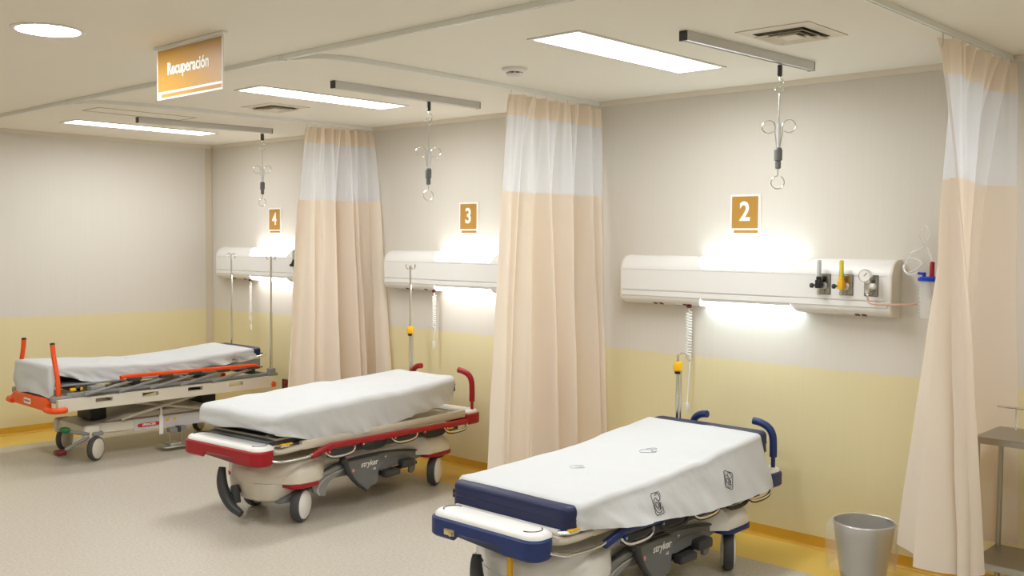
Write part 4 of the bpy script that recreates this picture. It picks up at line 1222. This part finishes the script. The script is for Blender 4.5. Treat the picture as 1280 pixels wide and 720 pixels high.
# base
bo = [(-0.70, 0.205), (0.84, 0.185), (0.84, 0.250), (0.70, 0.285), (-0.60, 0.290), (-0.69, 0.275)]
MB().prism(bo, -0.265, 0.265, 'x', 0.012).build('base_beam', CREAM, t4)
sl = [(-0.52, 0.291), (0.62, 0.291), (0.40, 0.345), (-0.30, 0.345)]
MB().prism(sl, -0.22, 0.22, 'x', 0.01).build('base_hood', BEIGE, t4)
for y, w in ((-0.52, 0.070), (0.50, 0.070)):
    MB().box(-0.13, 0.13, y - w, y + w, 0.30, 0.455, 0.01).build('column', BLACK, t4)
    MB().box(-0.40, 0.40, y - 0.03, y + 0.03, 0.452, 0.50, 0.006).build('cross_carrier', BEIGE, t4)
for s in (-1, 1):
    MB().tube([(s * 0.29, -0.40, 0.31), (s * 0.29, 0.36, 0.46)], 0.014, 8).build('scissor_bar', BEIGE, t4)
    MB().tube([(s * 0.25, 0.36, 0.31), (s * 0.25, -0.40, 0.46)], 0.014, 8).build('scissor_bar', BEIGE, t4)
    MB().box(-0.03 + s * 0.275, 0.03 + s * 0.275, -0.72, -0.58, 0.165, 0.29, 0.025, 3).build('caster_housing', CREAM, t4)
    MB().box(-0.03 + s * 0.275, 0.03 + s * 0.275, 0.56, 0.72, 0.165, 0.27, 0.025, 3).build('caster_housing', CREAM, t4)
    for y in (-0.625, 0.64):
        wheel(t4, s * 0.30, y, 0.10, radians(34), hub=CREAM, w=0.022)
        fk = smooth_path([(0.30 * s + 0.045, y - 0.02, 0.235), (0.30 * s + 0.047, y - 0.06, 0.15), (0.30 * s + 0.047, y - 0.03, 0.07), (0.30 * s + 0.047, y + 0.02, 0.09), (0.30 * s + 0.047, y + 0.04, 0.2)], 4)
        MB().box(0.30 * s - 0.03, 0.30 * s + 0.03, y - 0.03, y + 0.06, 0.205, 0.235, 0.01).build('caster_fork', MGREY, t4)
MB().prism([(-0.28, 0.195), (0.48, 0.185), (0.48, 0.278), (-0.28, 0.285)], 0.2655, 0.2685, 'x').build('label_panel', LILAC, t4)
o = [(p.x, p.y) for p in smooth_path([(-0.25, 0.232, 0), (-0.22, 0.250, 0), (-0.07, 0.250, 0), (-0.045, 0.237, 0), (-0.07, 0.218, 0), (-0.22, 0.216, 0)], 4, True)]
badge = MB().prism(o, 0.2687, 0.2698, 'x').build('red_badge', mat('badge_red', srgb(190, 50, 40), 0.4), t4)
text_mesh('SPENCER', 0.030, 'lettering', PRINTW, badge, Matrix(((0, 0, 1, 0.2703), (1, 0, 0, -0.147), (0, 1, 0, 0.234), (0, 0, 0, 1))), bold=0.0006)
for y in (0.02, 0.09): MB().prism([(y - 0.018, 0.262), (y + 0.018, 0.262), (y + 0.010, 0.240), (y - 0.010, 0.240)], 0.2687, 0.2697, 'x').build('warning_mark', YELLOW, t4)
# hanging strap
MB().box(0.2715, 0.2735, -0.055, -0.020, 0.135, 0.300).box(0.2715, 0.2735, -0.045, -0.030, 0.300, 0.40, M=Matrix.Translation((0, 0, 0))).build('hanging_strap', PRINTW, t4)
# pedals at the side, rods and floor plate
MB().box(0.26, 0.335, 0.015, 0.085, 0.145, 0.185, 0.008).build('side_pedal', MGREY, t4)
MB().box(0.26, 0.335, 0.10, 0.17, 0.150, 0.192, 0.008).build('side_pedal', MGREY, t4)
MB().box(0.285, 0.345, 0.082, 0.11, 0.145, 0.195, 0.006).build('pedal_hinge', DGREY, t4)
MB().box(0.22, 0.40, -0.07, 0.19, 0.028, 0.040, 0.004, 1, ).box(0.26, 0.36, 0.0, 0.10, 0.040, 0.062, 0.008).build('step_plate', ALU, t4)
for y in (0.03, 0.14): MB().tube([(0.30, y, 0.040), (0.28, y, 0.150)], 0.004, 6).build('plate_rod', CHROME, t4)
# foot end pedals
MB().tube([(0.30, -0.68, 0.225), (0.31, -0.80, 0.255), (0.31, -0.86, 0.275)], 0.014, 10).tube([(0.28, -0.70, 0.225), (0.12, -0.70, 0.21)], 0.012, 8).build('pedal_arm', MGREY, t4)
MB().box(0.265, 0.355, -0.905, -0.845, 0.265, 0.305, 0.016, 3).build('green_pedal', GREEN, t4)
MB().tube([(0.30, -0.68, 0.200), (0.31, -0.80, 0.160), (0.31, -0.88, 0.120)], 0.014, 10).build('pedal_arm', MGREY, t4)
MB().box(0.265, 0.355, -0.955, -0.875, 0.085, 0.130, 0.016, 3).build('red_pedal', DRED, t4)
# two IV poles at the head end
def iv_pole4(px, py, z0, z1):
    p = MB().tube([(px, py, z0), (px, py, z0 + 0.55)], 0.0125, 12).tube([(px, py, z0 + 0.54), (px, py, z1)], 0.009, 12).build('drip_pole', CHROME, t4)
    for s in (-1, 1):
        hk = [Vector((px, py, z1 - 0.01))] + [Vector(q) for q in smooth_path([(px + s * 0.02, py, z1 + 0.012), (px + s * 0.05, py, z1 + 0.016), (px + s * 0.072, py, z1 - 0.004), (px + s * 0.060, py, z1 - 0.03), (px + s * 0.044, py, z1 - 0.026)], 4)]
        MB().tube(hk, 0.0045, 8).build('pole_hook', CHROME, p)
    MB().box(px - 0.03, px + 0.03, py - 0.03, py + 0.03, z0 - 0.012, z0 + 0.035, 0.006).build('pole_socket', MGREY, p)
iv_pole4(-0.36, 1.03, 0.60, 1.665); iv_pole4(0.425, 0.965, 0.60, 1.665)
MB().box(0.36, 0.455, 0.93, 1.02, 0.565, 0.592, 0.006).build('pole_bracket', MGREY, t4)
MB().box(-0.40, -0.33, 0.93, 1.06, 0.560, 0.592, 0.006).build('pole_bracket', MGREY, t4)

P4 = [(-1.0, 0.800), (-0.68, 0.785), (-0.39, 0.768), (-0.09, 0.758), (0.23, 0.766), (0.57, 0.795), (0.92, 0.822)]
t = bedobj('stretcher_mattress', B4L, 0, 'navy mattress showing at the head of the orange stretcher', 'mattress', 'navy vinyl stretcher mattresses')
shell('cover', NAVYV, t, -0.315, 0.315, -0.955, 0.945, 0.05, lambda y: interp(P4, y), lambda x, y: interp(P4, y) - 0.075, edge=0.03, ny=40, wr=0.0, seed=1.5)
def hem4(x, y):
    tz = interp(P4, y)
    side = interp([(-1.0, 0.57), (-0.95, 0.735), (-0.84, 0.705), (-0.74, 0.668), (-0.60, 0.645), (-0.43, 0.652), (0.0, 0.660), (0.40, 0.685), (0.75, 0.715), (0.86, 0.74)], y)
    if x < 0: side = min(side, 0.66) if y > -0.9 else side
    if y < -0.965:
        side = 0.555 + 0.02 * sin(x * 7 + 1)
    return side if y < 0.83 or abs(x) > 0.28 else tz - 0.03
t = bedobj('bed_sheet', B4L, 0, 'white sheet hanging over the foot end of the orange stretcher', 'bed sheet', 'white sheets on the stretchers')
shell('cloth', SHEET, t, -0.375, 0.335, -1.005, 0.855, 0.03, lambda y: interp(P4, y) + 0.008, hem4, edge=0.03, cap=False, wr=0.008, swr=0.045, flare=0.016, seed=3.7, ny=120)

# ------------------------------------------------------------------ steel bin with clear bag
bx, by = -2.275, -0.425
t = empty('waste_bin', (bx, by, 0)); tag(t, 'stainless steel waste bin lined with a clear bag beside the curtain', 'waste bin')
MB().lathe([(0.105, 0.002), (0.112, 0.006), (0.158, 0.330), (0.163, 0.336), (0.160, 0.342), (0.155, 0.338), (0.109, 0.012), (0.01, 0.010)], n=40).build('body', mat('bin_steel', (0.50, 0.48, 0.44, 1), 0.30, 1.0, bump=0.05, bscale=200, stretch=(1, 1, 12)), t)
rings = []
NB = 48
for j, (r, z) in enumerate(((0.10, 0.03), (0.135, 0.22), (0.152, 0.33), (0.160, 0.347), (0.170, 0.345), (0.180, 0.30), (0.176, 0.24), (0.172, 0.16), (0.165, 0.08))):
    ring = []
    for k in range(NB):
        a = 2 * pi * k / NB
        w = (0.004 + 0.010 * (j > 3)) * noise.noise(Vector((cos(a) * 4, sin(a) * 4, j * 0.35))) + (0.022 * (j > 4)) * max(0, cos(a - 2.9)) + 0.006 * (j > 4) * sin(11 * a)
        ring.append((cos(a) * (r + w), sin(a) * (r + w), z + (0.012 * sin(3 * a + 1) if j > 5 else 0.0)))
    rings.append(ring)
bagm = mat('clear_bag', (0.96, 0.96, 0.94, 1), 0.10, alpha=0.19, bump=0.9, bscale=24)
MB().loft(rings, False, False).build('clear_bag', bagm, t, sharp=80)

# ------------------------------------------------------------------ steel cart
CARTS = mat('cart_steel', (0.42, 0.40, 0.36, 1), 0.35, 1.0)
t = empty('steel_cart', (-1.295, -0.335, 0)); tag(t, 'stainless steel instrument cart with a guard rail behind the curtain', 'cart')
def cx(a): return a
for z, nm in ((0.895, 'top_shelf'), (0.285, 'lower_shelf')):
    MB().box(-0.40, 0.40, -0.19, 0.19, z - 0.004, z, 0.0015, 1).box(-0.40, 0.40, -0.19, -0.182, z - 0.032, z - 0.004).box(-0.40, 0.40, 0.182, 0.19, z - 0.032, z - 0.004).box(-0.40, -0.392, -0.182, 0.182, z - 0.032, z - 0.004).box(0.392, 0.40, -0.182, 0.182, z - 0.032, z - 0.004).build(nm, CARTS, t, sharp=20)
for x in (-0.385, 0.385):
    for y in (-0.175, 0.175):
        MB().tube([(x, y, 0.09), (x, y, 0.89)], 0.0125, 12).build('leg', CARTS, t)
        MB().lathe([(0.034, -0.011), (0.036, 0), (0.034, 0.011)], (x, y, 0.037), 'x', 20).build('caster', DGREY, t)
        MB().box(x - 0.018, x + 0.018, y - 0.018, y + 0.018, 0.065, 0.095, 0.006).build('caster_fork', CHROME, t)
MB().tube([(-0.405, 0.165, 1.0), (0.405, 0.165, 1.0)], 0.006, 8).build('guard_rail', CHROME, t)
for x in (-0.315, 0.0, 0.315): MB().tube([(x, 0.165, 0.895), (x, 0.165, 1.0)], 0.005, 8).build('rail_post', CHROME, t)
